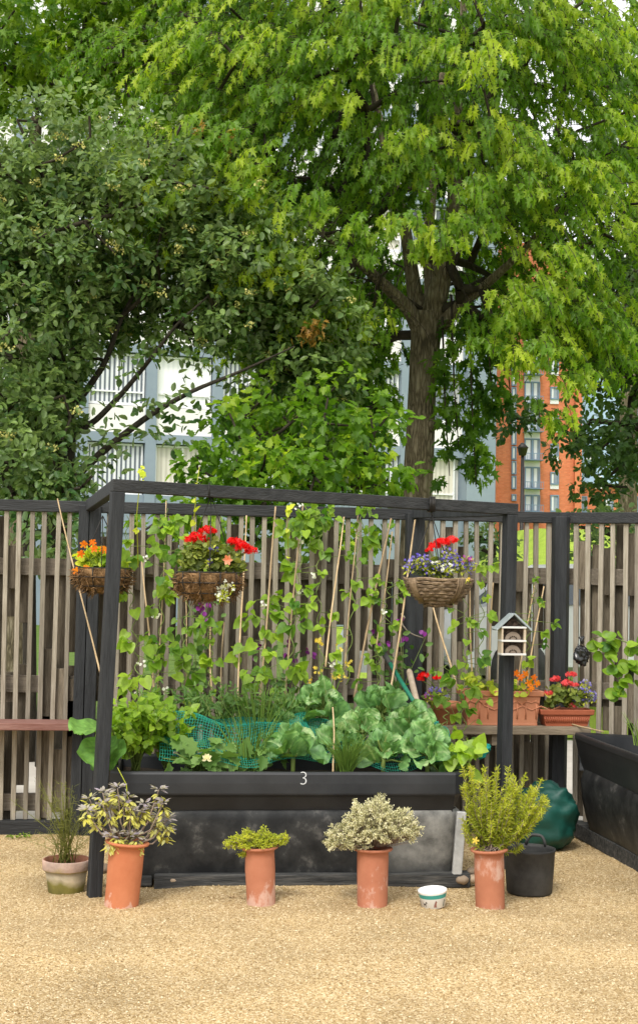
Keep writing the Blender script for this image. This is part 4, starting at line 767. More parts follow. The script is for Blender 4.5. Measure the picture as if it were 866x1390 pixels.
# buttress swellings and a knot, then the four big limbs
Limbs = [[(572, 455), (556, 420, -.1), (520, 385, -.25), (480, 350, -.5), (440, 318, -.8), (385, 285, -1.1)], [(574, 450), (563, 400, .1), (556, 350, .15), (545, 280, .3), (520, 190, .3), (500, 90, .4), (480, -40, .4)],
         [(582, 450), (592, 405, -.05), (606, 350, -.1), (618, 270, -.1), (622, 170, 0), (628, 60, .1), (630, -60, .1)], [(590, 448), (604, 436, -.1), (625, 412, -.2), (652, 393, -.35), (700, 350, -.6), (745, 300, -.8)], [(583, 440), (586, 395, .35), (580, 330, .5), (590, 220, .7), (600, 100, .8)]]
LR = [[.085, .066, .052, .04, .03, .02], [.09, .075, .062, .05, .04, .03, .02], [.125, .105, .09, .07, .055, .04, .025], [.09, .07, .055, .045, .033, .02], [.09, .07, .055, .04, .03]]
nodes = []
for lb, rr in zip(Limbs, LR):
    P = [at(q[0], q[1], YM+(q[2] if len(q) > 2 else 0)) for q in lb]; trunk_tube(m, P, rr, 14); nodes.append((P, rr))
m.lathe([(.0, -.05), (.055, -.03), (.06, .0), (.035, .03), (.0, .035)], at(586, 577, YM-.12), 14, tuple(np.array(a) for a in ((1, 0, 0), (0, 0, 1), (0, -1, 0))))
tk = m.build('trunk', MT['bark'], t)
VD = nrm(np.array([.19, 1.0, .06]))     # hollows pruned out of the crown on the yard side of the bare trunk
def tunnel(P, c, rx, rz, soft=0.0, back=99):
    d = P-c; d = d-np.outer(d[:, 1]/VD[1], VD); return ((d[:, 0]/rx)**2+(d[:, 2]/rz)**2 < 1-soft*rng.random(len(P))) & (P[:, 1] < back)
def open_air(P):
    c1 = at(576, 560, YM); c2 = at(585, 388, YM); c3 = at(716, 612, YM); c4 = at(500, 350, YM); return tunnel(P, c1, .33, 1.05, .3, YM+.6) | (tunnel(P, c2, .85, .42, .35, YM+.2)) | (tunnel(P, c3, .58, .75, .2) & (rng.random(len(P)) < .94)) | (tunnel(P, c4, .6, .26, .35, YM-.3))
C1 = blobs([(530, 150, 13.2, 2.5, 2.0, 1.75, 146), (520, -130, 13.2, 2.6, 2.2, 1.6, 36), (740, 330, 12.4, 1.0, 1.0, 1.1, 44), (735, 440, 12.0, .6, .5, .34, 20), (460, 520, 14.6, .55, .5, .55, 20), (410, 560, 14.8, .5, .5, .35, 14), (515, 395, 15.0, .4, .3, .5, 14), (450, 610, 13.9, .6, .4, .4, 14), (440, 190, 14.6, .9, .5, .75, 28), (575, 110, 14.9, .9, .5, .9, 24), (330, 120, 14.4, .8, .5, .6, 16), (300, 235, 12.0, .85, .8, .55, 34), (250, 120, 13, .9, .9, .8, 24), (420, 400, 12.4, .85, .8, .65, 40), (830, 120, 13.2, .9, 1.0, 1.3, 20), (650, 400, 14.0, .5, .4, .35, 6), (480, 480, 13.9, .5, .5, .35, 11), (420, 60, 12.2, 1.3, .7, .9, 26), (640, 90, 11.9, 1.6, .7, 1.2, 26)], .15)
# pendulous sprays right of the trunk
hang = []
for px, py0, py1 in ((612, 440, 600), (636, 430, 655), (660, 420, 560), (684, 440, 545), (600, 470, 640), (650, 560, 640), (648, 480, 620), (505, 440, 560), (660, 520, 625)):
    for k in np.linspace(0, 1, int((py1-py0)/26)+1): hang.append(at(px+8*math.sin(k*6+px), py0+(py1-py0)*k, 12.7+.2*math.sin(px)))
hang = np.array(hang)
arr, par, R = grow([p for p in tr[-2:]]+[], np.concatenate([p[0][2:] for p in nodes]+[C1]), .07, .006, .3)
m = MB(); limb_mesh(m, arr, par, R); twm = MB()
hp = [[at(px, py0-40, 12.8), at(px+4, (py0+py1)/2, 12.7), at(px+10, py1+6, 12.7)] for px, py0, py1 in ((612, 440, 600), (636, 430, 655), (660, 420, 560), (684, 440, 545), (600, 470, 640))]
for P in hp: twm.tube(P, [.012, .008, .004], 5)
m.build('branches', MT['twig'], t)
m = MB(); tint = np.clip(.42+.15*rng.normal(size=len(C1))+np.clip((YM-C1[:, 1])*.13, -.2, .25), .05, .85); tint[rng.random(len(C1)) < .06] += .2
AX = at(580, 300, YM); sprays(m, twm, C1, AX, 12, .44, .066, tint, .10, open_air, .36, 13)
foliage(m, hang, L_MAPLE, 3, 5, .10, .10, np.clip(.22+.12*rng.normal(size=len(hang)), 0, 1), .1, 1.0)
# bright tips: light caught by the outer sprays is painted into their tint
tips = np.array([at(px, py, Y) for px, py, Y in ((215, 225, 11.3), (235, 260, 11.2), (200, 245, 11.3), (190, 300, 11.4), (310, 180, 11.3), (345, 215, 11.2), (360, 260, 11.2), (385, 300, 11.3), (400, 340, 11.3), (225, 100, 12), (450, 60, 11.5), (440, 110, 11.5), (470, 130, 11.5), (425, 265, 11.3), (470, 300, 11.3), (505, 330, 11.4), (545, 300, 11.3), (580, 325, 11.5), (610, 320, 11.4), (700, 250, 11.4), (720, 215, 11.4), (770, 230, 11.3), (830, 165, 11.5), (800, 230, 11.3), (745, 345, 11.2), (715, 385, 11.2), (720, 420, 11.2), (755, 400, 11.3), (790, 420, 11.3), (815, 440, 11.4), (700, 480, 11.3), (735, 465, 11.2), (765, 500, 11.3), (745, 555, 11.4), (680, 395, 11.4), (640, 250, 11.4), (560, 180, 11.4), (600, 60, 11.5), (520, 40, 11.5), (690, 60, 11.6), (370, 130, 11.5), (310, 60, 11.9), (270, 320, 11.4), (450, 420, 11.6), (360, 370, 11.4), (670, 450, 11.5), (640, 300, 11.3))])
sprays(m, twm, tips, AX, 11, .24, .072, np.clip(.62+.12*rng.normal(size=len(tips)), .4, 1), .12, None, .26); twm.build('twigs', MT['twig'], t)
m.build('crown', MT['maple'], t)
m = MB(); au = np.array([at(px, py, 11.25) for px, py in ((285, 178), (300, 185), (422, 448), (432, 442))]); foliage(m, au, L_MAPLE, 5, 5, .12, .06, [.6]*4, .2, .8); m.build('autumn_leaves', lm('turned_leaf', (.30, .14, .03), (.42, .28, .05), .3), t)
# --- the whitebeam on the other side
YB = 11.6
t = thing('whitebeam_tree', 'dense dark grey green tree with oval leaves and several leaning stems', 'tree', (at(70, 690, YB)[0], YB, 0))
stems = [[(72, 700), (78, 620), (88, 540), (70, 440, .2), (55, 330, .3), (60, 200, .4)], [(74, 690), (92, 600), (98, 520), (120, 440, .1), (140, 350, .2), (150, 230, .2)], [(74, 672), (110, 640, -.1), (150, 604, -.2), (205, 562, -.3), (262, 530, -.4), (330, 503, -.5), (400, 470, -.6)], [(96, 590), (130, 572, -.1), (170, 530, -.2), (205, 487, -.3), (240, 440, -.4), (285, 400, -.5)], [(94, 560), (118, 530, .1), (145, 490, 0), (165, 430, 0), (210, 350, .1)], [(60, 690, .3), (40, 600, .3), (20, 480, .3), (-20, 360, .3)]]
SRr = [[.10, .08, .065, .05, .038, .025], [.08, .065, .055, .04, .03, .018], [.042, .036, .030, .024, .018, .012, .006], [.03, .025, .021, .017, .012, .006], [.032, .028, .023, .018, .01], [.06, .05, .04, .025]]
m = MB(); nb = []
for lb, rr in zip(stems, SRr):
    P = [at(q[0], q[1], YB+(q[2] if len(q) > 2 else 0)) for q in lb]
    if lb[0][1] > 680: P[0] = np.array([P[1][0]*.4+P[0][0]*.6, P[0][1], -.1])
    trunk_tube(m, P, rr, 12); nb += P[1:]
m.build('trunk', pm('dark_bark', (.018, .015, .010), (.06, .05, .035), 8, .95, .8, (4, 4, 1), bsc=14, bdist=.02), t)
C2 = blobs([(140, 300, 11.9, 1.5, 1.2, .85, 105), (20, 420, 11.5, .75, .9, .9, 60), (40, 600, 11.3, .45, .6, .55, 34), (300, 380, 11.8, .8, .8, .6, 50), (405, 450, 11.7, .65, .6, .36, 26), (150, 400, 12.2, .7, .5, .35, 20), (390, 540, 12.0, .5, .4, .35, 18), (430, 590, 12.2, .4, .4, .3, 12), (-60, 260, 11.8, .9, .9, 1.0, 26)], .1)
def hole(P):
    return (tunnel(P, at(200, 560, YB), .56, .60, .3) | tunnel(P, at(190, 640, YB), .60, .34, .3) | tunnel(P, at(310, 500, YB), .22, .12, .5) | tunnel(P, at(290, 640, YB), .25, .3, .4)) & (rng.random(len(P)) < .96)
arr, par, R = grow(nb, C2, .05, .005, .25, n0=0); m = MB(); limb_mesh(m, arr, par, R); m.build('branches', MT['twig'], t)
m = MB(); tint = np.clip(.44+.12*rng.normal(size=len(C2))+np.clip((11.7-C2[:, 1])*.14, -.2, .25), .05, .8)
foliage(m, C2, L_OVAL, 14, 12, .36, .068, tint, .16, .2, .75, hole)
sprig = np.array([at(px+rng.normal()*6, py+rng.normal()*6, 11.2) for px, py in ((150, 595), (165, 610), (190, 575), (215, 570), (235, 545), (250, 525), (270, 530), (170, 560), (205, 600), (140, 560), (215, 540), (225, 480), (250, 460), (270, 480), (290, 500), (310, 520), (240, 600), (190, 480), (170, 500), (240, 560), (145, 620), (300, 470), (255, 580))])
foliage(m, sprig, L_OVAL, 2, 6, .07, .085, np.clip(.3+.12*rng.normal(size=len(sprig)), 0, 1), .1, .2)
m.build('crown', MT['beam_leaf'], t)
m = MB()
for c in C2[rng.random(len(C2)) < .42]:
    b = c+np.array([.2*rng.normal(), -.30, .12*rng.normal()]); n = 26; P = b+ball(n)*np.array([.06, .05, .035])
    m.scatter([(0, 0, 0), (.5, .5, .1), (0, 1, 0), (-.5, .5, .1)], [(0, 1, 2, 3)], P, rn(n), rn(n), .02, rng.random(n))
m.build('berry_clusters', lm('berry', (.30, .31, .08), (.62, .56, .18), .1, .6), t)
# --- dark tree at the edge behind the maple
YD = 16.5
t = thing('dark_tree', 'shaded dark green tree hanging in front of the brick flats behind the maple', 'tree', (at(900, 690, YD)[0], YD, bz(at(900, 690, YD)[0], YD)))
P = [np.array([at(905, 690, YD)[0], YD, .3]), at(900, 560, YD), at(890, 430, YD), at(880, 300, YD), at(872, 180, YD)]; m = MB(); trunk_tube(m, P, [.16, .13, .11, .08, .05], 12); m.build('trunk', MT['bark'], t)
C3 = blobs([(850, 430, 16.3, .8, 1.2, 1.2, 52), (838, 600, 16, .55, .8, .36, 22), (700, 560, 16.2, .22, .3, .25, 4), (880, 240, 16.5, 1.0, 1.3, 1.1, 34), (810, 480, 16.3, .4, .5, .5, 14), (835, 665, 15.9, .3, .3, .12, 4)], .1)
arr, par, R = grow(P[1:], C3, .06, .006, .3); m = MB(); limb_mesh(m, arr, par, R, n=5); m.build('branches', MT['twig'], t)
m = MB(); foliage(m, C3, L_OVAL, 9, 11, .40, .085, np.clip(.4+.15*rng.normal(size=len(C3)), 0, 1), .14, .35, .5); m.build('crown', MT['darkleaf'], t)
# --- pale trees further back, over the roofs of the first two
for lab, spec, trunkpx, Y, nleaf, dens in (('pale yellow green tree filling the top corner behind the dark grey green one', [(50, 70, 14.6, 1.1, .9, .5, 44), (230, 60, 14.6, 1.3, .9, .65, 56), (130, -70, 14.8, 2.4, 1.2, .7, 34)], 30, 14.6, .08, 9),
        ('light green tree far behind the maple, showing above the dark shaded tree', [(840, 60, 20, 1.5, 1.2, 1.7, 24), (740, -60, 20, 2, 1.2, 1.4, 8)], 850, 20, .09, 8)):
    t = thing('pale_tree', lab, 'tree', (at(trunkpx, 690, Y)[0], Y, 0)); P = [np.array([at(trunkpx, 690, Y)[0], Y, -.1]), at(trunkpx+5, 400, Y), at(trunkpx+20, 160, Y)]; m = MB(); trunk_tube(m, P, [.16, .12, .06], 10); m.build('trunk', MT['bark'], t)
    C = blobs(spec, .1); arr, par, R = grow(P[1:], C, .032, .005, .4); m = MB(); limb_mesh(m, arr, par, R, n=5); m.build('branches', MT['twig'], t)
    m = MB(); foliage(m, C, L_MAPLE, dens, 10, .42, nleaf*1.2, np.clip(.45+.2*rng.normal(size=len(C)), 0, 1), .14, .4, .7); m.build('crown', MT['paleleaf'], t)
# --- young sycamores behind the fence
for lab, spec, tp, Y in (('light green leafy bush behind the fence between the two big trees', [(400, 645, 10.6, .85, .4, .28, 32), (310, 630, 10.7, .35, .4, .2, 9), (470, 590, 10.9, .45, .4, .4, 20), (370, 560, 11.0, .5, .4, .25, 12), (260, 720, 10.4, .4, .3, .22, 14), (420, 730, 10.4, .5, .3, .2, 16)], 395, 10.7),
        ('dark leafy shrub at the foot of the leaning stems', [(55, 660, 10.9, .5, .4, .3, 26), (85, 735, 10.6, .3, .3, .25, 14)], 70, 10.9), ('small leafy shrub behind the angled fence', [(825, 735, 12.4, .35, .3, .3, 14), (850, 760, 12.4, .3, .3, .3, 8)], 835, 12.4), ('round clipped shrub on the bank beside the slim post', [(655, 738, 15, .22, .2, .16, 8)], 655, 15)):
    b = at(tp, 760, Y); t = thing('leafy_shrub', lab, 'shrub', (b[0], Y, 0)); C = blobs(spec, .1); P = [np.array([b[0], Y, -.05]), np.array([b[0]+.03, Y, .8]), np.array([b[0]+.02, Y, 1.5])]
    arr, par, R = grow(P, C, .03, .004, .22); m = MB(); limb_mesh(m, arr, par, R, n=5); m.build('stems', MT['twig'], t)
    pale = 'light' in lab; m = MB(); foliage(m, C, L_LOBED if pale else L_OVAL, 6, 8, .24, .075 if pale else .07, np.clip((.36 if pale else .3)+.15*rng.normal(size=len(C)), 0, 1), .12, .3, .6); m.build('foliage', MT['maple'] if pale else MT['beam_leaf'], t)
# ================================================================ climbing beans
def bean(lab, path, nl, spread, ls, wf=3, low=1.0, kind='bean_plant', thick=.0035, tint0=.5, yel=0):
    """path: (px, py, Y) from the ground up"""
    P = np.array([at(*p) for p in path]); t = thing(kind, lab, 'bean plant', P[0], 'climbing beans on canes'); L = len(P)
    tt = np.linspace(0, L-1, 60); Q = np.stack([np.interp(tt, range(L), P[:, i]) for i in range(3)], 1); ph = rng.random()*6
    Q += np.stack([.015*np.sin(np.arange(60)*.9+ph), .015*np.cos(np.arange(60)*.9+ph), 0*tt], 1); m = MB(); m.tube(Q, np.linspace(thick, thick*.5, 60), 5)
    spread *= .8; ls *= .86; nl = int(nl*.66); u = rng.random(nl)**low; base = Q[(u*59).astype(int)]; off = rn(nl)*np.array([spread, spread*.7, spread*.4]); off[:, 1] -= .02; C = base+off
    m.segs(base, C, np.full(nl, .0022), np.full(nl, .0014), 4); m.build('stem', MT['stem'], t)
    LP, LT, LN, LS, LI = [], [], [], [], []
    for c, o in zip(C, off):
        d0 = nrm(np.array([o[0], -.5*abs(o[1])-.01, -.02])+rng.normal(size=3)*.012); k = 3 if rng.random() < .65 else 1; ti = np.clip(tint0+.22*rng.normal()+.25*yel, 0, 1); s0 = ls*(.6+.6*rng.random())
        for j in range(k):
            a = (0, 1.5, -1.5)[j]; ca, sa = math.cos(a), math.sin(a); d = np.array([d0[0]*ca-d0[2]*sa, d0[1]-.25, d0[0]*sa+d0[2]*ca-.45]); LP.append(c+nrm(d)*s0*.18); LT.append(d+rng.normal(size=3)*.15); LN.append(np.array([0, -.75, .7])+rng.normal(size=3)*.35); LS.append(s0*(1 if j == 0 else .88)); LI.append(ti+.08*rng.normal())
    m = MB(); m.scatter(*L_HEART, LP, LT, LN, np.array(LS), np.clip(LI, 0, 1)); m.build('leaves', MT['bean'], t)
    if wf:
        wf = (wf+2)//3; uu = rng.random(wf); c = Q[(uu*59).astype(int)]+rn(wf)*spread*.6-np.array([0, .04, 0])
        for q in c: n = 5; m = MB(); m.scatter(*L_ROUND, q+rn(n)*.011, rn(n), np.array([0, -1, .3])+rn(n)*.5, .018, .7); m.build('flower', MT['wpetal'], t)
    return t
BE = [('bean vine climbing just right of the frame post', [(190, 950, 7.7), (185, 880, 7.9), (178, 800, 8.0), (172, 700, 7.7)], 30, .075, .085, 5, .8),
 ('dense bean vine on the cane topped with white flowers', [(214, 950, 7.8), (219, 860, 8.1), (222, 760, 8.3), (225, 690, 8.5)], 52, .085, .085, 9, .9),
 ('bean vine hanging below the red geranium basket', [(250, 955, 7.8), (252, 880, 8.0), (256, 790, 8.2), (244, 700, 8.35)], 34, .075, .08, 3, .9),
 ('low bean vine on the short pale cane', [(287, 950, 7.8), (286, 880, 8.1), (285, 840, 8.2)], 14, .06, .07, 0, 1),
 ('bushy bean vine on the straight brown cane', [(352, 955, 7.9), (360, 880, 8.15), (367, 800, 8.4)], 34, .085, .085, 2, .8),
 ('tallest bean plant wound up the reddish cane', [(388, 950, 7.9), (396, 880, 8.05), (404, 790, 8.3), (412, 720, 8.5), (418, 690, 8.55)], 56, .085, .088, 10, .85),
 ('bean vine scrambling over the rail between two thin canes', [(440, 930, 8.0), (434, 860, 8.2), (432, 780, 8.4), (437, 710, 8.5), (450, 688, 8.52)], 40, .10, .08, 5, .85),
 ('bean vine on the thin cane right of the whitish rod', [(470, 930, 8.0), (478, 830, 8.2), (486, 740, 8.45), (494, 690, 8.5), (505, 682, 8.5)], 30, .085, .08, 5, .9),
 ('small bean vine beside the thick bamboo cane', [(512, 950, 7.9), (515, 880, 8.1), (520, 830, 8.2), (532, 790, 8.3)], 30, .08, .06, 1, .8),
 ('bean vine rising from the long trough left of the slim post', [(630, 1010, 7.9), (628, 930, 8.1), (634, 850, 8.2), (630, 790, 8.2)], 34, .085, .08, 0, .8),
 ('yellowish bean vine between the wicker basket and insect house', [(648, 960, 8.2), (652, 890, 8.3), (655, 800, 8.3), (660, 760, 8.35)], 22, .07, .065, 0, .8),
 ('bean vine behind the insect house', [(712, 930, 8.3), (715, 880, 8.35), (722, 820, 8.4), (728, 780, 8.45)], 16, .07, .06, 0, .9),
 ('low bean leaves below the yellow cane in front of the trough', [(603, 985, 7.9), (610, 940, 8.1), (605, 890, 8.3)], 14, .06, .065, 0, .9)]
for i, b in enumerate(BE): bean(*b, yel=.7 if 'yellow' in b[0] else .1)
# thin shoots reaching above the beam
for px, lab in ((188, 'thin yellow shoot rising above the front beam near the frame post'), (266, 'thin yellow shoot crossing the front beam above the red geraniums'), (392, 'curling bean shoot reaching over the fence rail')):
    Y = 7.3 if px < 300 else 8.4; P = np.array([at(px, 770, Y), at(px-2, 700, Y-.02), at(px+2, 655 if px < 300 else 690, Y-.05), at(px+5, 634 if px < 300 else 672, Y)]); t = thing('climbing_shoot', lab, 'climbing shoot', P[0], 'climbing beans on canes')
    m = MB(); m.tube(P, .0025, 5); m.build('stem', MT['ypetal' if False else 'gthyme'], t); m = MB(); n = 9; u = rng.random(n); c = np.stack([np.interp(u*3, range(4), P[:, i]) for i in range(3)], 1); m.scatter(*L_HEART, c, rn(n)*.6+[0, -.3, -.5], rn(n)*.4+[0, -.8, .5], .025+.025*rng.random(n), .8+.2*rng.random(n)); m.build('leaves', MT['nast'], t)
# leafy branch reaching in over the second planter
P = np.array([at(880, 885, 7.9), at(850, 872, 7.95), at(822, 862, 8.0), at(800, 868, 8.05)]); t = thing('leafy_branch', 'round leaved shoot reaching in past the black bin bag', 'branch', P[0])
m = MB(); m.tube(P, [.005, .004, .003, .002], 6); Pb = np.array([at(856, 875, 7.95), at(850, 900, 7.9), at(842, 925, 7.9)]); m.tube(Pb, [.003, .002, .0015], 5); m.build('stem', MT['stem'], t)
m = MB(); n = 26; c = np.array([at(806+80*u+rng.normal()*5, 872+8*u+rng.normal()*9, 7.95) for u in rng.random(n)]+[at(848+rng.normal()*12, 915+rng.normal()*14, 7.9) for _ in range(26)]); n = len(c); m.scatter(*L_ROUND, c, rn(n)*.6+[0, -.3, -.4], rn(n)*.4+[0, -.7, .6], .05+.03*rng.random(n), np.clip(.45+.2*rng.normal(size=n), 0, 1)); m.build('leaves', MT['bean'], t)
# ================================================================ the bed
def cab_leaf(m, base, tip, size, nor, ti, wav, stalk=.0, rnd=.46, res=(9, 11)):
    """broad round cupped leaf with pale ribs"""
    T = nrm(tip); N = np.asarray(nor, float); X = nrm(np.cross(T, N)); Z = np.cross(X, T); nu, nv = res; G = []; C = []
    ph = rng.random()*6; cup = .15+.35*rng.random(); curl = .1+.5*rng.random(); side_ = rng.normal()*.12
    for j in range(nv):
        v = j/(nv-1); q = (2*v-1.04)/1.04; w = max(rnd*math.sqrt(max(0, 1-abs(q)**2.3))*(.72+.36*v), .02); w = w if v > .02 else .03
        row = []; cr = []
        for i in range(nu):
            u = 2*i/(nu-1)-1; x = u*w+side_*v*v; z = cup*w*u*u+wav*math.sin(u*6+v*11+ph)*u*u*(.5+v)-curl*max(0, v-.4)**2+.025*math.sin(math.pi*9*(v-.45*abs(u)))*(1-abs(u))
            row.append(base+X*x*size+T*(v-.0)*size+Z*z*size); rib = max(0, 1-abs(u)*6) if v < .93 else 0; sd = max(0, 1-abs(((v-.50*abs(u))*4.5) % 1-.5)*7)*.45*(abs(u) < .85)
            cr.append(np.clip(ti+.55*rib*(1-v*.5)+sd, 0, 1))
        G.append(row); C.append(cr)
    m.grid(G); m.T[-1] = np.array(C).ravel()
def cabbage(lab, px, py, Y, n, size, up=.6, ti=.25):
    c = at(px, py, Y); t = thing('cabbage_plant', lab, 'cabbage', c, 'cabbages in the planter numbered 3'); m = MB(); st = MB(); size *= .84; R = size*.66; n = int(n*1.8)
    st.tube([c-[0, 0, .14], c+[0, 0, R*.5]], .012, 8)
    for k in range(n):
        a = k*2.399+rng.random()*.6; f = (k+.5)/n; o = np.array([math.cos(a), math.sin(a), 0]); zz = R*(.55+.75*up)*(1-f**1.6)+.03*rng.normal()*size*3
        p = c+o*R*f**.7*.9+UPV*zz; Nn = o*.55+UPV*(.35+.45*rng.random())+np.array([0, -.75, 0])+rng.normal(size=3)*.28; T = o*(.35+.5*f)+UPV*(.95-.75*f+.25*rng.normal())+rng.normal(size=3)*.22
        s = size*(.42+.32*rng.random())*(.7+.4*f); T = nrm(T); b = p-T*s*.45; st.tube([c+UPV*zz*.3, (c+b)/2+UPV*.01, b, b+T*s*.12], [.006, .006, .005, .004], 5)
        cab_leaf(m, b, T, s, Nn, np.clip(ti+.17*rng.normal()+.12*(1-f), .0, .7), .10)
    m.build('leaves', MT['cabbage'], t); st.build('stalk', MT['stem'], t)
CB = [('blue green cabbage at the planter front under the painted number', 398, 1030, 7.30, 11, .25, .55, .2), ('big round leaved cabbage at the back by the whitish rod', 436, 978, 7.65, 13, .25, .8, .28), ('cabbage behind the chives', 492, 1000, 7.5, 12, .22, .6, .3), ('tall cabbage in front of the thick bamboo cane', 518, 975, 7.65, 13, .24, .7, .25), ('big cabbage below the green tool handle', 556, 1002, 7.5, 13, .25, .6, .28), ('cabbage at the planter front right of the chives', 520, 1034, 7.28, 11, .23, .6, .22), ('cabbage at the end of the planter front', 580, 1032, 7.30, 12, .25, .55, .3), ('small cabbage peeping over the netting', 388, 998, 7.6, 9, .2, .6, .3), ('paler cabbage at the planter end beneath the small geranium pot', 596, 1045, 7.40, 8, .17, .5, .35), ('cabbage in the middle between chives and tool', 458, 1018, 7.4, 10, .21, .5, .25)]
for c in CB: cabbage(*c)
def leafy(kind, lab, cat, px, py, Y, rx, ry, rz, n, tmpl, size, mat, tint=.5, group=None, stems=10, up=.7, smat='stem', tj=.2, face=.5):
    """a bushy plant: shoots fan out of one crown, leaves set along them"""
    b = at(px, py, Y); t = thing(kind, lab, cat, b, group); m = MB(); tips = []
    for k in range(stems):
        e = b+np.array([rx*(2*rng.random()-1), ry*(2*rng.random()-1), rz*(.55+.45*rng.random())]); q = (b+e)/2+np.array([0, 0, rz*.12])+rng.normal(size=3)*.01; m.tube([b+rng.normal(size=3)*.01, q, e], [.004, .003, .0018], 5); tips.append((b, q, e))
    m.build('stems', MT[smat], t); P = []; T = []; 
    for k in range(n):
        a, q, e = tips[rng.integers(len(tips))]; u = .25+.75*rng.random()**.7; p = (1-u)**2*a+2*u*(1-u)*q+u*u*e; d = nrm(e-b)*.5+rng.normal(size=3)*.6-UPV*.15; P.append(p+nrm(d)*size*.2+rng.normal(size=3)*size*.25); T.append(d)
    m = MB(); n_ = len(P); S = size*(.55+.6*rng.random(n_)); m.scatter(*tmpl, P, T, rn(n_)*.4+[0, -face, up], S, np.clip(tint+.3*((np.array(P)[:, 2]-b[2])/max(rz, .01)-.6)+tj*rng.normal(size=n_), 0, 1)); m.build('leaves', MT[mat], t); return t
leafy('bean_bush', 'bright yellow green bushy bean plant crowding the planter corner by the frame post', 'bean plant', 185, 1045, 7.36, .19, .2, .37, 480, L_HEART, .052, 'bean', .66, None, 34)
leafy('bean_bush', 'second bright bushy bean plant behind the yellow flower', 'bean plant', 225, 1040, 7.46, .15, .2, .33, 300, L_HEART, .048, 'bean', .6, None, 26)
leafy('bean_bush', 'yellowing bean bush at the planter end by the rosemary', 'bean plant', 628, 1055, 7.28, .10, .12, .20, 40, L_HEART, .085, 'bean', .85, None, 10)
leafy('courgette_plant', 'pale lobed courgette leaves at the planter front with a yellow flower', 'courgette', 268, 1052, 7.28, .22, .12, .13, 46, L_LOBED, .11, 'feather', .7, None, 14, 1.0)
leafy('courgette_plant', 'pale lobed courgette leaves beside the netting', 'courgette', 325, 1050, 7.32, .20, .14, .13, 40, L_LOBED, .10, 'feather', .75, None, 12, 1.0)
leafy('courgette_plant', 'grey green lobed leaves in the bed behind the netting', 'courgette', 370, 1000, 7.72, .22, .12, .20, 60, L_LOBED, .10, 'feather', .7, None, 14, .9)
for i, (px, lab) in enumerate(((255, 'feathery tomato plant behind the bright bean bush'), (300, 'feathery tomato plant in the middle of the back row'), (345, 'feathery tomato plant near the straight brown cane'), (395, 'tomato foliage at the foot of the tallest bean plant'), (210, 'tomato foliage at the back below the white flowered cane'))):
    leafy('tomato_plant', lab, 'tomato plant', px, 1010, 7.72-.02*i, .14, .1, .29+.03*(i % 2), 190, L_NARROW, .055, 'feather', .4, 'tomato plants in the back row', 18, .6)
# sweet peas at the foot of the fence, dark purple flowers
for px, py, lab in ((268, 850, 'dark purple sweet pea below the red geraniums'), (385, 905, 'sweet pea with maroon flowers behind the bean bush'), (535, 880, 'sweet pea with purple flowers beside the tool grip')):
    b = at(px, 985, 8.1); t = thing('sweet_pea', lab, 'sweet pea', b, 'sweet peas at the foot of the fence'); e = at(px, py-20, 8.3); m = MB(); tips = []
    for k in range(6): q = e+rng.normal(size=3)*[.10, .04, .06]; m.tube([b+rng.normal(size=3)*.02, (b+q)/2+rng.normal(size=3)*.03, q], [.003, .0025, .0015], 4); tips.append(q)
    m.build('stems', MT['stem'], t); n = 90; u = rng.random(n)[:, None]; P = b+(np.array([tips[i] for i in rng.integers(6, size=n)])-b)*u+rn(n)*.03; m = MB(); m.scatter(*L_OVAL, P, rn(n)+[0, -.2, .2], rn(n)*.5+[0, -.8, .4], .035+.025*rng.random(n), np.clip(.3+.15*rng.normal(size=n), 0, 1)); m.build('leaves', MT['feather'], t)
    n = 7; P = np.array([tips[i] for i in rng.integers(6, size=n)])+rn(n)*.025-[0, .03, 0]; pmt = lm('sweet_pea_petal%d' % px, (.10, .01, .10), (.32, .04, .35), .3)
    for q in P: m = MB(); m.scatter(*L_ROUND, q+rn(2)*.006, rn(2), rn(2)*.4+[0, -1, 0], .03, rng.random(2)); m.build('flower', pmt, t)
# grassy onions, chives
def blades(kind, lab, cat, px, py, Y, n, h, spread, w, mat, tint=.4, bend=.35, flowers=None, r0=.03):
    b = at(px, py, Y); t = thing(kind, lab, cat, b); m = MB(); tops = []
    for k in range(n):
        a = rng.random()*6.283; r = r0*math.sqrt(rng.random()); p0 = b+np.array([r*math.cos(a), r*math.sin(a), 0]); d = np.array([math.cos(a), math.sin(a), 0]); hh = h*(.5+.5*rng.random()); sp = spread*(.3+.9*rng.random()); be = bend*rng.random()
        pts = [p0+d*sp*u**1.5+UPV*(hh*(u-be*u**3)) for u in np.linspace(0, 1, 6)]; m.tube(pts, np.array([1, .95, .85, .7, .5, .15])*w, 4, np.clip(tint+.2*rng.normal(), 0, 1), False); tops.append(pts[-1])
    m.build('blades', MT[mat], t); return t, tops
blades('chive_clump', 'fine upright clump of chives at the planter front', 'chives', 470, 1052, 7.24, 170, .26, .11, .0028, 'blade', .45)
blades('onion_plants', 'grassy onion tops in the bed beside the netting', 'onions', 338, 1045, 7.4, 60, .34, .13, .0038, 'blade', .6, .3, None, .09)
blades('onion_plants', 'tall grassy blades rising through the netting', 'onions', 350, 1000, 7.6, 46, .36, .12, .0032, 'blade', .75, .3, None, .1)
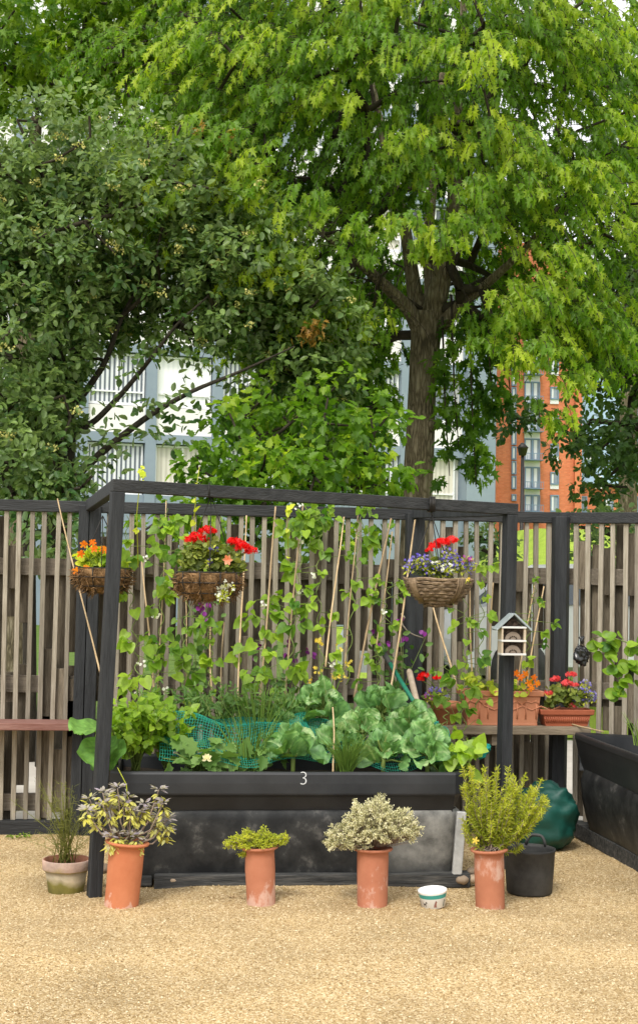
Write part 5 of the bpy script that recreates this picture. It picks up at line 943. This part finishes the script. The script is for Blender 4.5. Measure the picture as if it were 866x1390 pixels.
# a big squash leaf hanging past the frame post
t = thing('squash_plant', 'very large smooth green leaves hanging past the frame post over the planter corner', 'squash', at(150, 1035, 7.35)); m = MB()
for (bx_, by_, tx, ty, s, ti) in ((147, 1000, 124, 1034, .2, .5), (147, 988, 117, 992, .11, .6), (154, 1005, 148, 1036, .15, .4)):
    b = at(bx_, by_, 7.2); e = at(tx, ty, 7.02); cab_leaf(m, b, e-b, np.linalg.norm(e-b)*1.15, np.array([-.5, -1, .45]), ti*.9+.1, .04, res=(15, 25))
m.build('leaves', MT['squash'], t); m = MB(); m.tube([at(160, 1040, 7.4), at(156, 1000, 7.3), at(150, 985, 7.2)], .006, 6); m.build('stalk', MT['stem'], t)
# courgette flower, little yellow and white flowers
m = MB(); c = at(281, 1030, 7.12); n = 6; m.scatter(*L_OVAL, np.repeat(c[None], n, 0), np.array([[math.cos(a), -.3, math.sin(a)+.7] for a in np.linspace(0, 5.2, n)]), rn(n)*.3+[0, -1, 0], .028, 1.0); m.build('courgette_flower', lm('cream_petal', (.75, .6, .2), (.85, .78, .5), .3), None, org=c, label='pale yellow courgette flower just above the planter rim', category='flower')
t, tops = blades('yellow_flowered_herb', 'thin stems topped with small yellow flowers left of the whitish rod', 'herb', 440, 985, 7.8, 8, .5, .12, .003, 'blade', .5, .1)
for q in tops: m = MB(); m.scatter(*L_FLOWER, q+rn(7)*.012, rn(7), rn(7)*.4+[0, -1, .4], .018, rng.random(7)); m.build('flower', MT['ypetal'], t)
# netting over the middle of the bed: real strands
xs = np.linspace(at(215, 1000, 7.6)[0], at(600, 990, 7.6)[0], 120); ys = np.linspace(7.26, 7.74, 34)
def nz_(x, y): u = (y-7.26)/.48; return at(400, 1020, 7.4)[2]-.045+.05*(x < at(420, 1000, 7.5)[0])*min(1, max(0, u*2))+.15*math.sin(u*2.2)+.022*math.sin(x*8+1)+.014*math.sin(x*17+y*9)+.012*math.sin(y*31+x*5)
G = np.array([[(x+.012*math.sin(y*20+x*6), y+.01*math.sin(x*14), nz_(x, y)) for x in xs] for y in ys]); m = MB()
A = np.concatenate([G[:, :-1].reshape(-1, 3), G[:-1].reshape(-1, 3)]); B = np.concatenate([G[:, 1:].reshape(-1, 3), G[1:].reshape(-1, 3)]); m.segs(A, B, np.full(len(A), .0017), np.full(len(A), .0017), 3)
m.build('crop_netting', pm('net_strand', (.015, .27, .18), (.03, .38, .26), 20, .5, 0), None, org=G[17, 60], label='teal green crop netting draped over the vegetables', category='netting')
# ================================================================ herbs in the pipes
def along(P, u): P = np.asarray(P); k = len(P)-1; return np.array([np.interp(u*k, range(k+1), P[:, i]) for i in range(3)])
c, r, h, ax = PIPES[0]; Yc = c[1]
t = thing('sage_plant', 'purple and yellow sage bush in the leaning pipe pot', 'herb', c); m = MB(); heads = [(122, 1085), (140, 1076), (160, 1070), (175, 1082), (150, 1100), (188, 1102), (205, 1098), (216, 1072), (222, 1090), (228, 1112), (212, 1120), (131, 1108), (178, 1100), (118, 1100), (168, 1090), (152, 1083), (196, 1092), (226, 1128), (215, 1108), (140, 1092)]; ends = []
for i, (px, py) in enumerate(heads):
    e = at(px, py, Yc+.12*(rng.random()-.5)); q = c+(e-c)*.5+np.array([(e[0]-c[0])*.15, 0, -.03]); m.tube([c+rng.normal(size=3)*[.02, .02, 0], q, e], [.005, .004, .003], 6); ends.append(e)
for px, py in ((150, 1136), (160, 1132), (178, 1134), (186, 1136)): e = at(px, py, Yc-.04); ends.append(e)
m.build('stems', MT['wstem'], t); m = MB()
for e in ends:
    n = 34; a = rng.random(n)*6.283; d = np.stack([np.cos(a), np.sin(a), .45+.3*rng.normal(size=n)], 1); lowr = rng.random(n) < .6; d[lowr, 2] -= .9; P = e+d*.010-UPV*np.where(lowr, .014+.04*rng.random(n), 0)[:, None]
    m.scatter(*L_NARROW, P, d, rn(n)*.25+UPV+[0, -.3, 0], np.stack([.044+.016*rng.random(n), .028+.015*rng.random(n), np.full(n, .03)], 1), np.clip(np.where(lowr, .78, .12)+.13*rng.normal(size=n), 0, 1))
m.build('leaves', MT['sage'], t)
m = MB(); P = [c+[.02, 0, 0], at(172, 1065, Yc), at(160, 1042, Yc)]; m.tube(P, [.003, .003, .002], 5); m.build('flower_spike', MT['gthyme'], t)
def mound(kind, lab, c, specs, n, tmpl, s, mat, outw=1.0, smat='wstem'):
    t = thing(kind, lab, 'herb', c); m = MB(); st = MB()
    for (dx, dz, rx, rz, k) in specs:
        o = c+np.array([dx, 0, dz]); d = nrm(rn(k)); d[:, 2] = np.abs(d[:, 2])*1.0-.15; d = nrm(d); rr = (.5+.5*rng.random(k)); lump = 1+.12*np.sin(d[:, 0]*9+dx*40)+.10*np.sin(d[:, 2]*13+d[:, 1]*8); e = o+d*np.array([rx, rx*.85, rz])*(rr*lump)[:, None]; b = c+(e-c)*.35
        st.segs(b, e, np.full(k, .0016), np.full(k, .0008), 4)
        u = np.repeat(e, n, 0); dd = np.repeat(d, n, 0); q = len(u); P = u-dd*(.03*rng.random(q))[:, None]+rn(q)*.004
        m.scatter(*tmpl, P, dd*outw+rn(q)*.8+[0, 0, .2], rn(q)*.5+dd*.5+[0, -.4, .4], s*(.6+.7*rng.random(q)), np.clip(.45+.35*(np.repeat(rr, n)-.75)*2+.15*np.repeat(rng.normal(size=k), n)+.12*rng.normal(size=q), 0, 1))
    st.build('stems', MT[smat], t); m.build('leaves', MT[mat], t); return t
c, r, h, ax = PIPES[1]; mound('thyme_plant', 'low bright golden green thyme spreading over its tilted pipe pot', c, [(-.005, .025, .125, .075, 230), (-.10, .015, .075, .055, 90), (.085, .03, .075, .05, 90), (-.06, -.03, .05, .03, 34)], 24, L_DIA, .0105, 'gthyme')
c, r, h, ax = PIPES[2]; mound('thyme_plant', 'pale silvery thyme bush billowing from the upright pipe pot', c, [(.02, .075, .18, .175, 620), (-.13, .025, .12, .11, 280), (.12, .08, .12, .12, 260), (-.03, .10, .13, .14, 280)], 30, L_DIA, .0105, 'sthyme')
c, r, h, ax = PIPES[3]; Yc = c[1]
t = thing('rosemary_plant', 'tall yellow green rosemary with upright needle covered sprigs', 'herb', c); m = MB(); lf = MB()
for i in range(84):
    if i < 10: px, py = ((637, 1040), (650, 1062), (675, 1038), (690, 1042), (712, 1052), (722, 1070), (736, 1080), (632, 1070), (663, 1056), (702, 1066))[i]
    else: px, py = 682+48*rng.normal()*.75, 1082+22*rng.normal()*1.0+8
    px = min(max(px, 628), 742); e = at(px, max(py, 1042), Yc+.22*(rng.random()-.5)); e2 = c+(e-c)*np.array([1, 1, .9+.0]); q = c+(e-c)*.5+np.array([(e[0]-c[0])*.18, 0, -.02]); P = [c+rng.normal(size=3)*[.025, .025, 0], q, e]; m.tube(P, [.0028, .0025, .0015], 5)
    L_ = np.linalg.norm(e-c); n = int(150*L_/.25); u = .18+.82*rng.random(n); B_ = np.stack([np.interp(u*2, range(3), np.array(P)[:, k]) for k in range(3)], 1); d = nrm(e-q); D = nrm(rn(n))*.85+d*.55
    lf.scatter(*L_NEEDLE, B_, D, rn(n), np.stack([np.full(n, .036), .019+.011*rng.random(n), np.full(n, .02)], 1), np.clip(.25+.6*u+.13*rng.normal(size=n)-.2, 0, 1))
m.build('stems', MT['wstem'], t); lf.build('leaves', MT['rosem'], t)
m = MB(); q = at(645, 1141, Yc-.08); m.scatter(*L_FLOWER, [q], [[0, 0, 1.]], [[0, -1., .2]], .034, .6); m.build('yellow_flower', MT['ypetal'], t)
b, r = OLDPOT; t = thing('fennel_plant', 'thin wispy fennel in the old mossy rimmed pot', 'herb', b); m = MB(); lf = MB()
for i in range(34):
    px, py = (84+27*rng.normal(), 1100+30*rng.normal()); py = min(max(py, 1062), 1150); e = at(px, py, b[1]+.1*(rng.random()-.5)); P = [b+rng.normal(size=3)*[.03, .03, 0], b+(e-b)*.5+[(b[0]-e[0])*.2, 0, .01], e]; m.tube(P, [.0022, .0018, .0008], 4)
    n = 42; u = .3+.7*rng.random(n); B_ = np.stack([np.interp(u*2, range(3), np.array(P)[:, k]) for k in range(3)], 1); lf.scatter(*L_NEEDLE, B_+rn(n)*.014, rn(n)*.9+nrm(e-b)*.4, rn(n), np.stack([np.full(n, .014), .018+.022*rng.random(n), np.full(n, .02)], 1), rng.random(n))
m.build('stems', MT['fennel'], t); lf.build('leaves', MT['fennel'], t)
# ================================================================ flowers in baskets and troughs
def geranium(lab, base, heads, Y, leafspec, group='red geraniums', petal='red', lsize=.045):
    t = thing('geranium_plant', lab, 'geranium', base, group); m = MB()
    for px, py, r in heads:
        c = at(px, py, Y+.03*(rng.random()-.5)); m.tube([base, base+(c-base)*.6+[0, 0, .02], c], [.004, .003, .0025], 6); k = 34; d = nrm(rn(k)); d[:, 2] = np.abs(d[:, 2])-.25; d[:, 1] -= .3; d = nrm(d); P = c+d*np.array([r, r, r*.62])*(.8+.3*rng.random(k))[:, None]
        fl = MB(); fl.scatter(*L_FLOWER, P, nrm(rn(k)), d+rn(k)*.25, r*(.62+.2*rng.random(k)), rng.random(k)); fl.build('flower_head', MT[petal], t)
    m.build('stems', MT['stem'], t); m = MB()
    for px, py, rx, rz, n in leafspec:
        c = at(px, py, Y); P = c+ball(n)*np.array([rx, rx*.9, rz]); m.scatter(*L_ROUND, P, rn(n)*.7+[0, -.4, -.2], rn(n)*.5+[0, -.7, .7], lsize*(.5+.7*rng.random(n)), np.clip(.4+.28*rng.normal(size=n), 0, 1))
    m.build('leaves', MT['geran'], t); return t
def dots(kind, lab, cat, base, Y, specs, mat, size=.013, leaf=True, group=None, tints=(0, 1)):
    t = thing(kind, lab, cat, base, group); m = MB(); st = MB(); lf = MB()
    for px, py, rx, rz, n in specs:
        c = at(px, py, Y); P = c+ball(n)*np.array([rx, rx*.9, rz]); q = base+(P-base)*.45; st.segs(q, P, np.full(n, .0011), np.full(n, .0007), 3); m.scatter(*L_FLOWER, P, rn(n), rn(n)*.45+[0, -.9, .4], size*(.7+.6*rng.random(n)), np.clip(tints[0]+(tints[1]-tints[0])*rng.random(n), 0, 1))
        k = n; P2 = c+ball(k)*np.array([rx, rx, rz])*.85-UPV*.01; lf.scatter(*L_DIA, P2, rn(k), rn(k)*.5+[0, -.6, .5], .016+.012*rng.random(k), np.clip(.5+.2*rng.normal(size=k), 0, 1))
    st.build('stems', MT['stem'], t); m.build('flowers', MT[mat], t); lf.build('leaves', MT['gthyme'], t); return t
c, R = BK['g']; Yg = c[1]
geranium('red geranium with four bright heads in the coir basket', c, [(268, 728, .035), (258, 733, .03), (280, 720, .032), (288, 722, .026), (276, 734, .03), (322, 737, .034), (331, 743, .036), (342, 748, .030), (316, 735, .026)], Yg, [(262, 757, .075, .08, 190), (300, 757, .10, .08, 240), (280, 747, .08, .06, 120), (322, 768, .05, .05, 60)], lsize=.032)
dots('trailing_bacopa', 'white flowered trailing plant spilling down the coir basket front', 'trailing plant', c, Yg-.15, [(302, 806, .045, .04, 34), (310, 795, .035, .03, 18)], 'wpetal', .017)
dots('lobelia_plant', 'few violet lobelia flowers among the red geranium leaves', 'lobelia', c, Yg-.06, [(285, 762, .015, .02, 10), (291, 745, .03, .015, 14)], 'lobelia', .013, tints=(0, .35))
m = MB(); q = at(309, 760, Yg-.14); m.scatter(*L_OVAL, np.repeat(q[None], 6, 0), np.array([[math.cos(a)*.8, -.6, math.sin(a)] for a in np.linspace(0, 5.2, 6)]), rn(6)*.3+[0, -1, 0], .030, rng.random(6)); m.build('peach_flower', lm('peach_petal', (.8, .25, .12), (.85, .42, .28), .3), None, org=q, label='single peach flower in front of the geranium leaves', category='flower')
c, R = BK['w']; Yw = c[1]
geranium('geranium with one large red head above blue lobelia', c, [(600, 737, .036), (590, 742, .030), (612, 735, .034), (582, 747, .02)], Yw, [(595, 768, .07, .05, 40)], lsize=.038)
dots('lobelia_plant', 'blue and violet lobelia cloud filling the wicker basket', 'lobelia', c, Yw-.04, [(572, 762, .07, .05, 90), (612, 765, .09, .055, 130), (592, 775, .12, .03, 80), (556, 768, .04, .045, 34), (636, 768, .035, .05, 40), (610, 752, .05, .04, 40)], 'lobelia', .014, tints=(0, .62))
dots('white_lobelia', 'small white lobelia flowers above the wicker rim', 'lobelia', c, Yw-.12, [(608, 772, .06, .03, 26), (596, 765, .04, .02, 8)], 'wpetal', .014)
dots('magenta_lobelia', 'magenta lobelia at the far side of the wicker basket', 'lobelia', c, Yw-.05, [(634, 760, .04, .03, 22)], 'magenta', .014)
dots('yellow_bidens', 'tiny yellow flowers hanging over the wicker rim', 'trailing plant', c, Yw-.13, [(632, 786, .025, .015, 12)], 'ypetal', .014)
def nasturtium(lab, base, Y, leaves, flowers, ls=.05):
    t = thing('nasturtium_plant', lab, 'nasturtium', base, 'orange nasturtiums'); m = MB(); st = MB()
    for px, py, rx, rz, n in leaves:
        P = at(px, py, Y)+ball(n)*np.array([rx, rx*.8, rz]); st.segs(np.repeat(base[None], n, 0), P, np.full(n, .0018), np.full(n, .0012), 4); m.scatter(*L_ROUND, P, rn(n)*.7+[0, -.3, -.3], rn(n)*.45+[0, -.8, .6], ls*(.6+.6*rng.random(n)), np.clip(.55+.3*rng.normal(size=n), 0, 1))
    for px, py in flowers: q = at(px, py, Y-.08); st.tube([base, q], .0016, 4); fl = MB(); fl.scatter(*L_FLOWER, np.array([q, q+[.004, -.004, .004]]), rn(2)*.3+UPV, np.array([[0, -1, .2], [.2, -1, .3]]), [.042, .034], rng.random(2)); fl.build('flower', MT['orange'], t)
    st.build('stems', MT['stem'], t); m.build('leaves', MT['nast'], t); return t
c, R = BK['n']; nasturtium('orange nasturtium with yellow green leaves in the coir basket by the frame post', c, c[1], [(118, 760, .06, .05, 44), (142, 762, .07, .05, 44), (128, 752, .05, .035, 22), (168, 768, .05, .03, 16)], [(114, 739), (126, 737), (128, 745), (140, 746), (110, 752), (148, 748), (117, 772), (104, 775)], .05)
b = at(718, 945, YT+.08); nasturtium('orange nasturtium flowers in the long terracotta trough', b, YT+.03, [(705, 935, .07, .03, 16), (690, 930, .05, .03, 10), (640, 925, .07, .04, 18), (663, 930, .06, .03, 10)], [(706, 920), (717, 927), (712, 915), (724, 920), (700, 914), (728, 928), (720, 934)], .055)
b = at(768, 960, YT+.06); geranium('red geranium with coral heads in the small fluted trough', b, [(753, 922, .030), (775, 916, .028), (769, 928, .032), (744, 942, .028), (780, 930, .022), (777, 958, .026)], YT+.02, [(755, 942, .06, .06, 60), (775, 945, .08, .055, 60), (745, 955, .035, .025, 16)], petal='coral', lsize=.04)
dots('lobelia_plant', 'pale blue lobelia leaning out at the end of the small fluted trough', 'lobelia', b, YT-.0, [(792, 935, .05, .06, 90), (802, 945, .035, .04, 40), (785, 950, .05, .035, 30)], 'lobelia', .014, tints=(.2, .9))
b = SMALLPOT; geranium('red geranium with two heads in the small half hidden pot', b, [(575, 917, .030), (593, 921, .028), (570, 922, .022), (600, 960, .02)], b[1]-.03, [(590, 950, .06, .05, 46)], lsize=.036)
dots('lobelia_plant', 'purple and white lobelia spilling from the small half hidden pot', 'lobelia', b, b[1]-.06, [(590, 942, .06, .05, 60), (606, 948, .03, .025, 18)], 'lobelia', .013, tints=(0, .8))
dots('magenta_lobelia', 'magenta trailing flowers in the small half hidden pot', 'trailing plant', b, b[1]-.07, [(584, 945, .04, .035, 34)], 'magenta', .013)
# ================================================================ weeds and sprouts on the gravel, seedlings in the second planter
for px, py, lab in ((18, 1138, 'tiny green weed at the foot of the fence nearest the edge'), (34, 1136, 'tiny green weed beneath the slats beside the mossy pot'), (757, 1141, 'small green weed with a red flower by the second planter timber')):
    b = gnd(px, py); b[2] = gz(b[0], b[1]); t = thing('gravel_weed', lab, 'weed', b); n = 26; P = b+ball(n)*[.05, .03, .012]+[0, 0, .012]; m = MB(); m.scatter(*L_DIA, P, rn(n)*[1, 1, .4]+[0, 0, .3], rn(n)*.4+UPV, .022, rng.random(n)); m.build('leaves', MT['bean'], t)
    if px > 700: m = MB(); m.scatter(*L_FLOWER, [b+[-.02, -.02, .035]], rn(1), [[0, -.6, .8]], .028, [.5]); m.build('flower', MT['red'], t)
t, _ = blades('grass_tuft', 'pale grass blades sprouting in the second planter', 'grass tuft', 868, 1012, 6.9, 14, .2, .07, .003, 'blade', .8, .2)
b = gnd(737, 1128); m = MB(); m.scatter(*L_ROUND, b+rn(5)*.01+[0, 0, .02], rn(5), rn(5), .03, .5); m.build('fallen_petals', MT['red'], None, org=b, label='fallen red petals on the gravel before the green sack', category='petals')
for px, py, lab in ((318, 1221, 'dry straw wisps below the planter near the golden thyme'), (380, 1216, 'dry straw wisps below the planter under the number')):
    b = gnd(px, py); m = MB()
    for k in range(9): a = b+rng.normal(size=3)*[.05, .01, 0]+[0, 0, .01]; e = a+np.array([.06*rng.normal(), -.02*rng.random(), .012*rng.random()]); m.tube([a, (a+e)/2+[0, 0, .008], e], .0016, 4, rng.random())
    m.build('dry_straw', MT['cane'], None, org=b, label=lab, category='straw')
